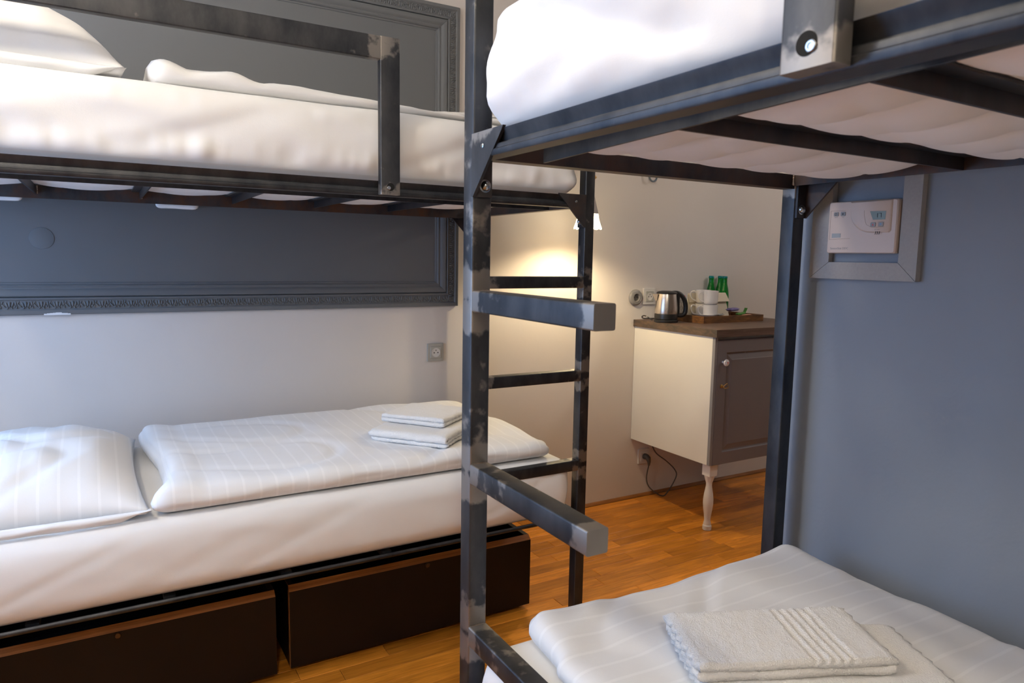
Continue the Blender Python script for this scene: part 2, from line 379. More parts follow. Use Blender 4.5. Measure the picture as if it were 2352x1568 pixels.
# floor: every parquet plank is a piece
floor = structure(MB().box((XL - 0.2, YF - 0.15, -0.10), (XE + 0.15, YW + 0.15, -0.006)).build('floor', M['subfloor'], smooth=False))
PW = 0.071
def plank_mesh(L):
    w = PW - 0.0012; l = L - 0.0012; h = 0.012; c = 0.0012
    P = []
    for z, i in ((-h, 0), (-c, 0), (0, c)):
        P += [(-l/2+i, -w/2+i, z), (l/2-i, -w/2+i, z), (l/2-i, w/2-i, z), (-l/2+i, w/2-i, z)]
    Fs = []
    for a in (0, 4):
        for j in range(4): Fs.append((a+j, a+(j+1)%4, a+4+(j+1)%4, a+4+j))
    Fs.append((8, 9, 10, 11))
    return P, Fs
PLM = {}
for L in (0.30, 0.36, 0.42, 0.48):
    me = bpy.data.meshes.new('plank'); me.from_pydata(*[plank_mesh(L)[0], [], plank_mesh(L)[1]]); me.materials.append(M['plank']); PLM[L] = me
def cam_uv(p):
    d = Vector(p) - Vector((0, 0, 1.3592)); z = d.dot(F_)
    if z < 0.1: return None
    return (1176 + 1616.4767 * d.dot(R_) / z, 784 - 1616.4767 * d.dot(U_) / z, z)
rest = MB(); cand = []
rows = int((YW - 0.4) / PW)
for r_ in range(rows):
    y = YW - 0.018 - PW * (r_ + 0.5); x = -1.0 + random.uniform(-0.45, 0.0)
    while x < XE - 0.25:
        L = random.choice((0.30, 0.36, 0.42, 0.48)); c = (x + L / 2, y, 0.0)
        uv = cam_uv(c); vis = False
        if uv and -60 < uv[0] < 1900 and 900 < uv[1] < 1700 and y > 1.0 and not (y < 1.23 and x > 0.62):
            if uv[0] > 620 and not (uv[0] < 1000 and y > 2.35): vis = True
        if vis: cand.append((uv[2], c, L))
        else: rest.add([(px + c[0], py + c[1], pz) for px, py, pz in plank_mesh(L)[0]], plank_mesh(L)[1])
        x += L
cand.sort()
for i, (z, c, L) in enumerate(cand):
    if i < 300:
        o = bpy.data.objects.new('plank', PLM[L]); COL.objects.link(o); place(o, c, floor)
    else: rest.add([(px + c[0], py + c[1], pz) for px, py, pz in plank_mesh(L)[0]], plank_mesh(L)[1])
b = rest
y = 0.4
while y > YF:
    for k in range(14): b.add([(px + XL + 0.21 + k * 0.48 , py + y, pz) for px, py, pz in plank_mesh(0.48)[0]], plank_mesh(0.48)[1])
    y -= PW
rp = b.build('plank_field', M['plank'], floor, smooth=False); rp['kind'] = 'stuff'
# oak quarter-round against the back wall and along the blue wall
structure(MB().sweep([(0, 0), (0.016, 0), (0.0145, 0.006), (0.010, 0.011), (0.005, 0.014), (0, 0.015)], [(XL, YW, 0), (XE, YW, 0)], [(0, -1, 0)] * 2, [(0, 0, 1)] * 2).build('baseboard_back', M['skirting']))
structure(MB().sweep([(0, 0), (0.016, 0), (0.0145, 0.006), (0.010, 0.011), (0.005, 0.014), (0, 0.015)], [(XR, YF, 0), (XR, YR, 0)], [(-1, 0, 0)] * 2, [(0, 0, 1)] * 2).build('baseboard_right', M['skirting']))

# ------------------------------------------------------------------ grey framed wall panel
PX0, PX1, PZ0, PZ1 = -0.95, 1.468, 1.128, 2.478
pan = structure(MB().box((PX0 + 0.02, YW - 0.007, PZ0 + 0.02), (PX1 - 0.02, YW, PZ1 - 0.02)).build('trim_1', M['panel'], smooth=False))
pan['label'] = 'grey painted wall panel with ornate moulded frame behind the bunk'
PROF = [(0, 0), (0, 0.016), (0.003, 0.020), (0.016, 0.022), (0.019, 0.019), (0.022, 0.017), (0.052, 0.021), (0.055, 0.026), (0.060, 0.027), (0.0625, 0.024),
        (0.063, 0.013), (0.0655, 0.013), (0.066, 0.025), (0.070, 0.0275), (0.080, 0.0265), (0.088, 0.022), (0.093, 0.017), (0.097, 0.0165), (0.102, 0.019), (0.106, 0.0165), (0.109, 0.011), (0.114, 0.0105), (0.117, 0.006), (0.117, 0.0)]
def moulding(a, bpt, inward):
    a = Vector(a); bpt = Vector(bpt); d = (bpt - a).normalized(); inw = Vector(inward); V = []; n = len(PROF)
    for p, sgn in ((a, 1), (bpt, -1)):
        for q, h in PROF: V.append(p + inw * q + d * sgn * (q + 0.0006) + Vector((0, -h, 0)))
    Fs = [(j, (j+1) % n, n + (j+1) % n, n + j) for j in range(n)] + [tuple(range(n)), tuple(range(2*n-1, n-1, -1))]
    return mesh_obj('moulding', V, Fs, M['panel'], pan, angle=25)
A_, B_, C_, D_ = (PX0, YW, PZ0), (PX1, YW, PZ0), (PX1, YW, PZ1), (PX0, YW, PZ1)
moulding(A_, B_, (0, 0, 1)); moulding(B_, C_, (-1, 0, 0)); moulding(C_, D_, (0, 0, -1)); moulding(D_, A_, (1, 0, 0))
# leaf motifs pressed into the flat band: a bell flower and a scroll, alternating
def blob(mb, cx, cy, rx, ry, h, rot=0.0, seg=8):
    c, s = math.cos(rot), math.sin(rot); V = []; 
    for rr_, hh in ((1.0, 0.0), (0.72, 0.75), (0.0, 1.0)):
        if rr_ == 0: V.append((cx, cy, h)); continue
        for j in range(seg):
            t = 2*PI*j/seg; x = rx*rr_*math.cos(t); y = ry*rr_*math.sin(t)
            V.append((cx + x*c - y*s, cy + x*s + y*c, h*hh))
    Fs = [(j, (j+1) % seg, seg+(j+1) % seg, seg+j) for j in range(seg)] + [(seg+j, seg+(j+1) % seg, 2*seg) for j in range(seg)]
    mb.add(V, Fs)
def motif_bell():
    m = MB()
    blob(m, 0, 0.002, 0.0050, 0.0125, 0.0072); blob(m, -0.0085, 0.001, 0.0036, 0.0115, 0.0058, 0.30); blob(m, 0.0085, 0.001, 0.0036, 0.0115, 0.0058, -0.30)
    blob(m, -0.006, -0.0115, 0.0022, 0.0055, 0.0048, -0.7, 6); blob(m, 0.006, -0.0115, 0.0022, 0.0055, 0.0048, 0.7, 6)
    return m
def motif_scroll():
    m = MB()
    blob(m, -0.004, 0.005, 0.0028, 0.0100, 0.006, 0.15); blob(m, 0.003, 0.007, 0.0028, 0.0080, 0.006, -0.5); blob(m, 0.0065, -0.003, 0.0026, 0.0095, 0.0058, 0.75)
    blob(m, -0.008, -0.006, 0.0030, 0.0050, 0.0054, 0.3, 6); blob(m, -0.002, -0.009, 0.0024, 0.0055, 0.0052, 0.0, 6)
    return m
ORN = []
for f in (motif_bell, motif_scroll):
    mm = f(); me = bpy.data.meshes.new('leaf_ornament'); me.from_pydata(mm.v, [], mm.f); me.polygons.foreach_set('use_smooth', [True]*len(me.polygons)); me.materials.append(M['panel']); ORN.append(me)
def ornaments(a, d, inw, length, s0):
    d = Vector(d); inw = Vector(inw); k = 0; t = s0
    rot = Matrix((( d.x, inw.x, 0), (d.y, inw.y, -1), (d.z, inw.z, 0)))
    mirrored = rot.determinant() < 0
    while t < length - 0.045:
        p = Vector(a) + d * t + inw * 0.0375 + Vector((0, -0.0182, 0))
        o = bpy.data.objects.new('leaf_ornament', ORN[k % 2]); COL.objects.link(o); place(o, p, pan)
        o.rotation_mode = 'QUATERNION'
        rm = rot.copy()
        if mirrored:
            for r_ in range(3): rm[r_][0] = -rm[r_][0]
        o.rotation_quaternion = rm.to_quaternion()
        k += 1; t += 0.0245 if k % 2 else 0.0225
ornaments((PX1, YW, PZ0), (-1, 0, 0), (0, 0, 1), 1.85, 0.05)
ornaments((PX1, YW, PZ0), (0, 0, 1), (-1, 0, 0), PZ1 - PZ0, 0.05)
ornaments((PX1, YW, PZ1), (-1, 0, 0), (0, 0, -1), 1.0, 0.05)
MB().lathe([(0.0, 0.0026), (0.0355, 0.0026), (0.0378, 0.002), (0.0385, 0.0), (0.0385, -0.001)], (-0.169, YW - 0.007, 1.400), 40, frame=(Vector((1,0,0)), Vector((0,0,1)), Vector((0,-1,0)))).build('blank_cover', M['panel'], pan)
pt = MB()
for i in range(9):
    x = -0.175 + i * 0.009; hh = 0.0075 + 0.002 * nz(i * 0.9, 3)
    pt.box((x, YW - 0.0222, PZ0 - 0.001), (x + 0.0092, YW - 0.012, PZ0 + hh * (0.4 + 0.6 * math.sin(PI * (i + 0.6) / 9.2))))
pt.build('plaster_chip', M['plaster'], pan, smooth=False)['label'] = 'white plaster chip on lower frame edge'

# ------------------------------------------------------------------ steel bunk beds
S = 0.04
class Bunk:
    def __init__(s, o, du, dv): s.o = Vector(o); s.du = Vector(du); s.dv = Vector(dv)
    def __call__(s, u, v, z): p = s.o + s.du * u + s.dv * v; return Vector((p.x, p.y, z))
BA = Bunk((1.5307, 2.0439, 0), (-1, 0, 0), (0, 1, 0))     # along the back wall
BB = Bunk((0.6059, 1.2246, 0), (0, -1, 0), (1, 0, 0))     # along the blue wall
ZV = Vector((0, 0, 1))
def bar(name, p0, p1, xdir, ydir, prof, parent, grind=(), rust=0.0, step=0.012, mat=None, gw=0.95):
    """profile swept p0->p1; grind = [(start, end)] metres along the bar that were ground bright"""
    p0 = Vector(p0); p1 = Vector(p1); L = (p1 - p0).length; d = (p1 - p0).normalized()
    st = {0.0, L}
    for a, e in grind:
        k = max(0, a - 0.03)
        while k < min(L, e + 0.03): st.add(round(k, 4)); k += step
    st = sorted(st); n = len(prof)
    b = MB(); b.sweep(prof, [p0 + d * t for t in st], [xdir] * len(st), [ydir] * len(st))
    gv = []
    for t in st:
        g = 0.0
        for a, e in grind:
            if a <= t <= e: w = 1.0
            else: w = max(0.0, 1 - min(abs(t - a), abs(t - e)) / 0.03)
            g = max(g, w)
        gv += [g * gw] * n
    return mesh_obj(name, b.v, b.f, mat or M['steel'], parent, angle=40, attrs={'grind': gv, 'rust': [rust] * len(gv)})
SQ = rrect(S, S, 0.0035)
def flat(name, pts2d, P, e1, e2, nrm, t, parent, grind=0.0, rust=0.0, mat=None):
    """flat plate: polygon in plane (e1, e2) at P, thickness t along nrm"""
    V = [Vector(P) + Vector(e1) * a + Vector(e2) * c for a, c in pts2d]; n = len(V)
    W = [p + Vector(nrm) * t for p in V]
    Fs = [tuple(range(n)), tuple(range(2*n-1, n-1, -1))] + [(j, (j+1) % n, n+(j+1) % n, n+j) for j in range(n)]
    gl = grind if isinstance(grind, list) else [grind] * n
    return mesh_obj(name, V + W, Fs, mat or M['steel'], parent, smooth=False, attrs={'grind': gl + gl, 'rust': [rust]*2*n})
def weld_bead(p0, p1, r, parent, n=14):
    p0 = Vector(p0); p1 = Vector(p1); pts = []; rd = []
    for i in range(n):
        t = i / (n - 1); pts.append(p0.lerp(p1, t)); rd.append(r * (0.85 + 0.35 * (i % 2) + 0.2 * nz(i * 1.7, p0.x * 9)))
    b = MB().tube(pts, rd, 7)
    return b.build('weld_bead', plain_weld, parent, attrs={'grind': [0.35]*len(b.v), 'rust': [0.25]*len(b.v)})
plain_weld = plain('weld_metal', (0.40, 0.34, 0.29), 0.35, 0.9, var=0.4, scale=120)
def dome_bolt(p, axis, r, parent):
    axis = Vector(axis); e = axis.orthogonal().normalized(); f = axis.cross(e)
    return MB().lathe([(r*1.28, 0.0), (r*1.28, 0.0015), (r, 0.002), (r*0.98, 0.30*r+0.002), (r*0.80, 0.66*r+0.002), (r*0.45, 0.92*r+0.002), (0.0, r+0.002)], p, 18, frame=(e, f, axis)).build('dome_nut', M['bolt'], parent)
def screw(p, axis, r, parent):
    axis = Vector(axis); e = axis.orthogonal().normalized(); f = axis.cross(e)
    return MB().lathe([(r, 0.0), (r, 0.0008), (r*0.8, 0.0014), (r*0.4, 0.0014), (r*0.34, 0.0004), (0.0, 0.0004)], p, 14, frame=(e, f, axis)).build('screw', M['bolt'], parent)

RZ = 1.580          # top of the upper side rail
RAILP = [(0.0005, -0.0005), (0.0015, -0.003), (0.006, -0.010), (0.0105, -0.020), (0.0095, -0.0235), (0.0005, -0.0245), (0.0, -0.0265), (0.0, -0.0315), (-0.003, -0.0335), (-0.003, -0.041), (-0.001, -0.0435), (0.030, -0.0435), (0.030, -0.039), (0.015, -0.039), (0.015, -0.020), (0.008, 0.0)]
TIES = (0.435, 0.752, 1.068, 1.385, 1.702)
def make_bunk(Bk, label, near):
    du, dv = Bk.du, Bk.dv; LEN = 2.04; WID = 0.94
    root = thing('bunk_bed', label, 'bunk bed', Bk(0.02, 0.02, 0.0), 'steel bunk beds')
    rungs = (1.2965, 0.9595, 0.6259)
    # posts
    for u, v in ((0, 0), (0, WID - S), (LEN - S, 0), (LEN - S, WID - S)):
        top = 2.25 if v == 0 and u == 0 else 1.575
        gr = []
        gw = 1.0 if near else 0.62
        if u == 0 and v == 0:
            for z in rungs: gr += [(z - S - 0.026, z - S + 0.002), (z + 0.0, z + 0.024)]
        elif top < 2: gr = [(top - 0.035, top)]
        bar('post', Bk(u + S/2, v + S/2, 0.0), Bk(u + S/2, v + S/2, top), du, dv, SQ, root, gr, gw=gw)
    # cantilevered ladder rungs on the front corner post
    for z in rungs:
        r = bar('rung', Bk(S, S/2, z - S/2), Bk(S + 0.381, S/2, z - S/2), dv, ZV, SQ, root, [(0.0, 0.018), (0.362, 0.381)], gw=0.95 if near else 0.62)
        for k in (0, 1): weld_bead(Bk(S + 0.001, 0.004, z - 0.001 - k * (S - 0.002)), Bk(S + 0.001, S - 0.004, z - 0.001 - k * (S - 0.002)), 0.0022, r, 9)
    # upper frame
    bar('side_rail', Bk(S, 0, RZ), Bk(LEN - S, 0, RZ), dv, ZV, RAILP, root)
    Lp = [(0, 0), (0.005, 0), (0.005, 0.045), (0.045, 0.045), (0.045, 0.050), (0, 0.050)]
    wz = 1.548 if near else 1.534; wh = 1.578 - wz
    bar('wall_rail', Bk(S - 0.01, WID - 0.048, wz), Bk(LEN - S + 0.01, WID - 0.048, wz), dv, ZV, [(0, 0), (0.005, 0), (0.005, wh - 0.004), (0.046, wh - 0.004), (0.046, wh), (0, wh)], root, rust=1.0)
    for u, sg in ((0.004, 1), (LEN - 0.004, -1)):
        bar('end_rail', Bk(u, S * 0.6, 1.5415), Bk(u, WID - S * 0.6, 1.5415), du * sg, ZV, [(0, 0), (0.032, 0), (0.032, 0.004), (0.034, 0.034), (0.0, 0.034)], root, rust=0.55)
    # inner support beam and cross ties
    SV = 0.096
    SB = [(0, 0), (0.005, 0), (0.005, 0.027), (0.030, 0.027), (0.030, 0.031), (0, 0.031)]; z1_ = 1.552 if near else 1.531
    sb = MB().sweep(SB, [Bk(0.130, SV, 1.530), Bk(0.90, SV, z1_), Bk(LEN - 0.12, SV, z1_)], [dv] * 3, [ZV] * 3)
    mesh_obj('support_beam', sb.v, sb.f, M['steel'], root, angle=40, attrs={'grind': [0.0] * len(sb.v), 'rust': [0.0] * len(sb.v)})
    for u in TIES:
        t = bar('cross_tie', Bk(u, SV + 0.005, 1.5475), Bk(u, WID - 0.0485, 1.5475), du, ZV, [(0, 0), (0.005, 0), (0.005, 0.025), (0.030, 0.025), (0.030, 0.029), (0, 0.029)], root, rust=0.35)
        weld_bead(Bk(u - 0.002, WID - 0.0495, 1.549), Bk(u - 0.002, WID - 0.0495, 1.576), 0.0030, t, 10)
    weld_bead(Bk(0.040, WID - 0.0495, 1.549), Bk(0.040, WID - 0.0495, 1.577), 0.0032, root, 12)
    # corner brackets: cut angle iron, back plate on the post, dome nut
    for u, v, sg in ((S, 0, 1), (S, WID, 1)):
        w = 1 if v == 0 else -1
        out = -0.0035 if v == 0 else 0.0
        br = flat('bracket', [(0, 0), (0.058, 0), (0.116, 0), (0.110, -0.008), (0.085, -0.033), (0.006, -0.113), (0, -0.113), (0, -0.035)], Bk(u, v + out * w, RZ + 0.003), du, ZV, dv * w, 0.006, root, grind=[0.9, 0.8, 0.35, 0.2, 0.0, 0.0, 0.0, 0.15] if near else 0.0, rust=0.5 if v or not near else 0.0)
        flat('back_plate', [(0, 0), (0.034, 0), (0.034, -0.110), (0, -0.110)], Bk(u, v + w * 0.003, RZ), dv * w, ZV, du, 0.006, br, rust=0.2)
        dome_bolt(Bk(u + 0.006, v + w * 0.022, 1.4905), du, 0.0095, br)
        screw(Bk(u + 0.043, v + (-0.0036 if v == 0 else 0.0), 1.557), -dv * w, 0.0045, br)
    # guard rail
    gu = 0.742; G = rrect(0.060, 0.026, 0.003)
    gp = bar('guard_post', Bk(gu + 0.031, -0.0165, 1.5385), Bk(gu + 0.031, -0.0165, 1.985), du, dv, G, root, [(0.0, 0.022), (0.405, 0.4465)], gw=0.7)
    bar('guard_bar', Bk(gu + 0.0605, -0.0165, 1.9525), Bk(LEN - 0.02, -0.0165, 1.9525), ZV, dv, rrect(0.065, 0.026, 0.003), root, [(0.0, 0.022)], gw=0.8)
    bar('guard_post', Bk(LEN - 0.05, -0.0165, 1.5385), Bk(LEN - 0.05, -0.0165, 1.92), du, dv, G, root)
    e = dv
    MB().lathe([(0.0115, 0.0), (0.0115, 0.0004), (0.0, 0.0004)], Bk(gu + 0.031, -0.0297, 1.5610), 24, frame=(du, ZV, -dv)).build('bolt_hole', M['hole'], gp)
    MB().lathe([(0.0058, 0.0), (0.0058, 0.0012), (0.0048, 0.0020), (0.0030, 0.0020), (0.0026, 0.0010), (0.0, 0.0010)], Bk(gu + 0.0365, -0.0300, 1.5575), 18, frame=(du, ZV, -dv)).build('bolt', M['bolt'], gp)
    # lower frame
    LZ = 0.414
    bar('lower_side_rail', Bk(S, 0.004, LZ), Bk(LEN - S, 0.004, LZ), dv, ZV, [(0.004, 0.0), (0.001, -0.003), (0, -0.007), (0.001, -0.011), (0.004, -0.014), (0.034, -0.016), (0.034, -0.012), (0.008, -0.010), (0.008, 0.0)], root)
    bar('lower_wall_rail', Bk(S, WID - 0.004, LZ), Bk(LEN - S, WID - 0.004, LZ), -dv, ZV, [(0, 0), (0, -0.028), (0.034, -0.028), (0.034, -0.024), (0.005, -0.024), (0.005, 0)], root)
    for u, sg in ((0.004, 1), (LEN - 0.004, -1)):
        bar('lower_end_rail', Bk(u, S, LZ - 0.028), Bk(u, WID - S, LZ - 0.028), du * sg, ZV, [(0, 0), (0.034, 0), (0.034, 0.004), (0.005, 0.004), (0.005, 0.028), (0, 0.028)], root)
    for u in TIES:
        bar('lower_tie', Bk(u, 0.03, LZ - 0.02), Bk(u, WID - 0.03, LZ - 0.02), du, ZV, [(0, 0), (0.03, 0), (0.03, 0.018), (0, 0.018)], root)
    return root
make_bunk(BA, 'raw steel bunk bed standing lengthwise along the panelled back wall', False)
make_bunk(BB, 'raw steel bunk bed in the foreground along the blue grey wall', True)

# ------------------------------------------------------------------ soft goods
def soft_box(name, lo, hi, r, cell, disp, mat, parent=None, loc=None):
    """rounded box on a lattice; disp(co, normal, param) -> co"""
    lo = Vector(lo); hi = Vector(hi); d = hi - lo
    n = [max(2, int(round(d[i] / cell[i]))) for i in range(3)]
    idx = {}; V = []; Fs = []
    def vid(i, j, k):
        key = (i, j, k)
        if key in idx: return idx[key]
        p = Vector((lo.x + d.x * i / n[0], lo.y + d.y * j / n[1], lo.z + d.z * k / n[2]))
        q = Vector([min(max(p[a], lo[a] + r[a]), hi[a] - r[a]) for a in range(3)])
        w = Vector([(p[a] - q[a]) / r[a] for a in range(3)])
        nn = w.normalized() if w.length > 1e-9 else Vector((0, 0, 1))
        p2 = Vector([q[a] + nn[a] * r[a] for a in range(3)])
        p2 = disp(p2, nn, (i / n[0], j / n[1], k / n[2]))
        idx[key] = len(V); V.append(p2); return idx[key]
    def face(fn, na, nb):
        for a in range(na):
            for c in range(nb): Fs.append((fn(a, c), fn(a+1, c), fn(a+1, c+1), fn(a, c+1)))
    nx, ny, nz_ = n
    face(lambda a, c: vid(a, c, nz_), nx, ny); face(lambda a, c: vid(a, c, 0), nx, ny)
    face(lambda a, c: vid(a, 0, c), nx, nz_); face(lambda a, c: vid(a, ny, c), nx, nz_)
    face(lambda a, c: vid(0, a, c), ny, nz_); face(lambda a, c: vid(nx, a, c), ny, nz_)
    return mesh_obj(name, V, Fs, mat, parent, angle=None)
def mattress(Bk, z0, z1, cell, label, wr=1.0, sag=1.0, seed=0.0, puckers=1.0):
    """fitted-sheet mattress on a bunk"""
    a = Bk(0.068, 0.008, z0); c = Bk(1.985, 0.915, z1)
    lo = [min(a[i], c[i]) for i in range(3)]; hi = [max(a[i], c[i]) for i in range(3)]
    def disp(p, n, t):
        q = p - Bk.o; u = q.dot(Bk.du); v = q.dot(Bk.dv); h = (p.z - z0) / (z1 - z0)
        m = 0.0
        side = max(0.0, 1 - abs(n.z) * 1.4)
        if side > 0:
            s = u if abs(n.dot(Bk.dv)) > 0.5 else v
            m += wr * side * (0.010 * nz(s * 2.3 + h * 1.6 + seed, h * 1.3, seed) + 0.006 * nz(s * 5.5 - h * 2.2, h * 2.5 + seed, 4))
            m += puckers * side * 0.0075 * nz(s * 34 + seed, h * 1.5, 2) * (max(0, 0.45 - h) + max(0, h - 0.7)) * 2
            f = nz(s * 1.6 + h * 0.9 + seed, 7.7, 1); m -= wr * side * 0.006 * max(0, 1 - abs(f) * 9)
            m += side * 0.008 * math.sin(PI * min(max(h, 0), 1)) 
        if n.z > 0.5: m += 0.003 * nz(p.x * 4 + seed, p.y * 4, 3)
        p = p + n * m
        if n.z < -0.35 and sag:
            b = 0.0
            for k in range(len(TIES) + 1):
                x0 = TIES[k-1] + 0.03 if k else 0.06; x1 = TIES[k] if k < len(TIES) else 1.98
                if x0 < u < x1 and 0.135 < v < 0.885:
                    b = math.sin(PI * (u - x0) / (x1 - x0)) ** 0.6 * min(1.0, (v - 0.135) / 0.05, (0.885 - v) / 0.05)
            quilt = abs(math.sin(PI * v / 0.150 + 0.5 * nz(u * 2.2, 1))) ** 0.40 * (0.80 + 0.20 * abs(math.sin(PI * (u + 0.4 * v) / 0.15)) ** 0.4)
            p.z -= b * (0.002 + 0.034 * quilt) * sag
        return p
    m = soft_box('mattress', lo, hi, (0.045, 0.045, 0.05), cell, disp, M['sheet'])
    m.data.materials.append(M['quilt'])
    if sag:
        for pl in m.data.polygons:
            if pl.center.z < 0.03 and pl.normal.z < -0.4: pl.material_index = 1
    return tag(m, label, 'mattress', 'white mattresses')
mAu = mattress(BA, 1.581, 1.792, (0.014, 0.02, 0.014), 'white sheeted mattress on the upper bunk along the panelled wall', 1.5, 0.42, 0.0, 2.6)
mAl = mattress(BA, 0.416, 0.634, (0.016, 0.02, 0.014), 'white sheeted mattress of the lower bunk above the dark storage boxes', 0.55, 0.0, 5.0, 0.4)
mBu = mattress(BB, 1.581, 1.800, (0.012, 0.010, 0.012), 'white mattress on the foreground upper bunk, quilted underside in view', 2.6, 1.0, 9.0, 1.2)
mBl = mattress(BB, 0.416, 0.600, (0.02, 0.016, 0.015), 'white mattress of the foreground lower bunk beside the blue wall', 0.6, 0.0, 2.0, 0.5)

# bits of sheet tucked behind the wall rail of the upper bunk
for (fx0, fx1, fz0) in ((0.195, 0.345, 1.5215), (-0.50, -0.215, 1.5235)):
    soft_box('sheet_fold', (fx0, 2.9835, fz0), (fx1, 2.9995, 1.575), (0.02, 0.0075, 0.014), (0.012, 0.008, 0.008), lambda p, n, t: p + n * (0.002 * nz(p.x * 30, p.z * 30)), M['sheet'], mAu)

def pillow(name, c, hx, hy, th, mat, label, seed=0.0, tilt=0.0, n=56, flange=True, squash=None):
    V = []; Fs = []
    def prof(a):
        a = min(1.0, abs(a)); return max(0.0, 1 - a ** 2.6) ** 0.62
    ids = {}
    for s in (1, -1):
        for i in range(n + 1):
            for j in range(n + 1):
                edge = i in (0, n) or j in (0, n)
                if s == -1 and edge: ids[(s, i, j)] = ids[(1, i, j)]; continue
                a = -1 + 2 * i / n; b_ = -1 + 2 * j / n
                pin = 1 - 0.075 * (1 - b_ * b_) * abs(a) ** 3; pin2 = 1 - 0.075 * (1 - a * a) * abs(b_) ** 3
                x = hx * a * pin; y = hy * b_ * pin2
                t = prof(a) * prof(b_)
                wr = 0.010 * nz(x * 7 + seed, y * 7, seed) * (1 - 0.6 * t) + 0.006 * nz(x * 16 + seed, y * 5, 2)
                crease = -0.010 * max(0, 1 - abs(nz(x * 2.4 + seed, y * 3.4, 5)) * 8) * (0.3 + t)
                if s == 1: z = th * t + (wr + crease) * (0.25 + t) + 0.012
                else: z = -0.012 + 0.012 * (1 - t) 
                if edge: z = 0.012 + 0.004 * nz(x * 20, y * 20, seed)
                p = Vector((x, y, z))
                p.z += tilt * x
                if squash: p = squash(p, a, b_)
                ids[(s, i, j)] = len(V); V.append(Vector(c) + p)
    for s in (1, -1):
        for i in range(n):
            for j in range(n):
                q = [ids[(s, i, j)], ids[(s, i+1, j)], ids[(s, i+1, j+1)], ids[(s, i, j+1)]]
                Fs.append(tuple(q if s == 1 else q[::-1]))
    o = mesh_obj(name, V, Fs, mat, None, angle=None)
    return tag(o, label, 'pillow', 'white pillows')
pil_l = pillow('pillow', (-0.186, 2.50, 0.650), 0.278, 0.425, 0.140, M['damask_x'], 'white striped pillow on the lower bunk against the wall', 3.0)
pil_u = pillow('pillow', (-0.190, 2.47, 1.808), 0.275, 0.37, 0.195, M['sheet'], 'plump white pillow on the upper bunk under the guard rail', 8.0)
# open hems hanging at the front edge of the pillow cases
def hem(pil, x0, x1, y, z0, z1, mat, seed):
    V = []; Fs = []; n = 50; m = 6
    for i in range(n + 1):
        for j in range(m + 1):
            x = x0 + (x1 - x0) * i / n; h = j / m
            taper = min(1.0, (1 - i / n) * 7)
            z = z1 - 0.004 * (i / n) + (z0 - z1) * h * taper
            V.append((x, y - 0.012 * math.sin(PI * h) + 0.006 * nz(x * 14 + seed, h * 2, 1) + 0.006 * h, z))
    for i in range(n):
        for j in range(m): Fs.append((i*(m+1)+j, (i+1)*(m+1)+j, (i+1)*(m+1)+j+1, i*(m+1)+j+1))
    o = mesh_obj('pillowcase_hem', V, Fs, mat, pil, angle=None)
    md = o.modifiers.new('thick', 'SOLIDIFY'); md.thickness = 0.002
    return o
hem(pil_l, -0.44, 0.095, 2.083, 0.639, 0.668, M['sheet'], 1.0)
hem(pil_u, -0.44, 0.078, 2.108, 1.796, 1.826, M['sheet'], 4.0)

def duvet(name, x0, x1, y0, y1, z0, th, mat, label, seed, cell=(0.014, 0.016, 0.012), along='x', fn=None):
    def disp(p, n, t):
        m = 0.012 * nz(p.x * 3 + seed, p.y * 3, seed) + 0.005 * nz(p.x * 8, p.y * 8 + seed, 1)
        cr = nz(p.x * 2.0 + seed, p.y * 3.2 - seed, 6); m -= 0.007 * max(0, 1 - abs(cr) * 8)
        if n.z > 0.2: p = p + Vector((0, 0, m * n.z))
        elif n.z > -0.5: p = p + n * (0.010 * nz(p.x * 6 + seed, p.y * 6, p.z * 9))
        if fn: p = fn(p, n, t)
        if p.z < z0: p.z = z0
        return p
    o = soft_box(name, (x0, y0, z0), (x1, y1, z0 + th), (0.05, 0.05, th * 0.5), cell, disp, mat)
    return tag(o, label, 'duvet', 'white duvets')
def fn_al(p, n, t):
    x, y, z = t
    p.x += 0.02 * math.sin(y * 5) * (1 - x)
    if x < 0.10: p.z += 0.010 * math.sin(PI * x / 0.10) * z
    p.x += (0.022 - 0.030 * math.exp(-(y / 0.10) ** 2)) * max(0.0, 1 - x / 0.06)
    e = max(0.0, (x - 0.9) / 0.1); p.z -= 0.020 * e * e * z; p.x -= 0.05 * (1 - y) * e
    return p
duvet('duvet', 0.096, 1.455, 2.075, 2.93, 0.637, 0.070, M['damask_x'], 'striped white duvet laid flat on the lower bunk, folded towels on it', 2.0, fn=fn_al)
def fn_au(p, n, t):
    x, y, z = t
    w = max(0.0, 1 - x * 2.6)
    p.z += z * (0.008 * w + 0.020 * w * abs(math.sin(p.x * 17 + 1.2 + 2.0 * p.y)) + 0.022 * w * nz(p.x * 13, p.y * 9, 9))
    if x > 0.35: p.z -= z * 0.016 * (x - 0.35) / 0.65
    return p
duvet('duvet', 0.13, 1.43, 2.085, 2.90, 1.794, 0.036, M['sheet'], 'rumpled white duvet on the upper bunk behind the guard rail', 6.0, fn=fn_au)
def fn_bl(p, n, t):
    x, y, z = t
    e = max(0.0, (y - 0.80) / 0.20); fx = 1 - x
    p.z += z * 0.018 * math.exp(-((x - 0.96) / 0.07) ** 2 - ((y - 0.985) / 0.06) ** 2)
    p.z += z * 0.020 * math.exp(-((x - 0.0) / 0.10) ** 2 - ((y - 0.97) / 0.10) ** 2)
    p.z += z * 0.012 * math.sin(x * 9 + y * 6) * e * (1 - x)
    p.x += 0.03 * math.sin(y * 7 + 0.5) * (1 - x) * (0.3 if y < 0.9 else 1)
    return p
duvet('duvet', 0.665, 1.490, -0.45, 1.128, 0.603, 0.048, M['damask_y'], 'white duvet on the foreground lower bunk beneath the bath towels', 11.0, (0.010, 0.010, 0.010), fn=fn_bl)

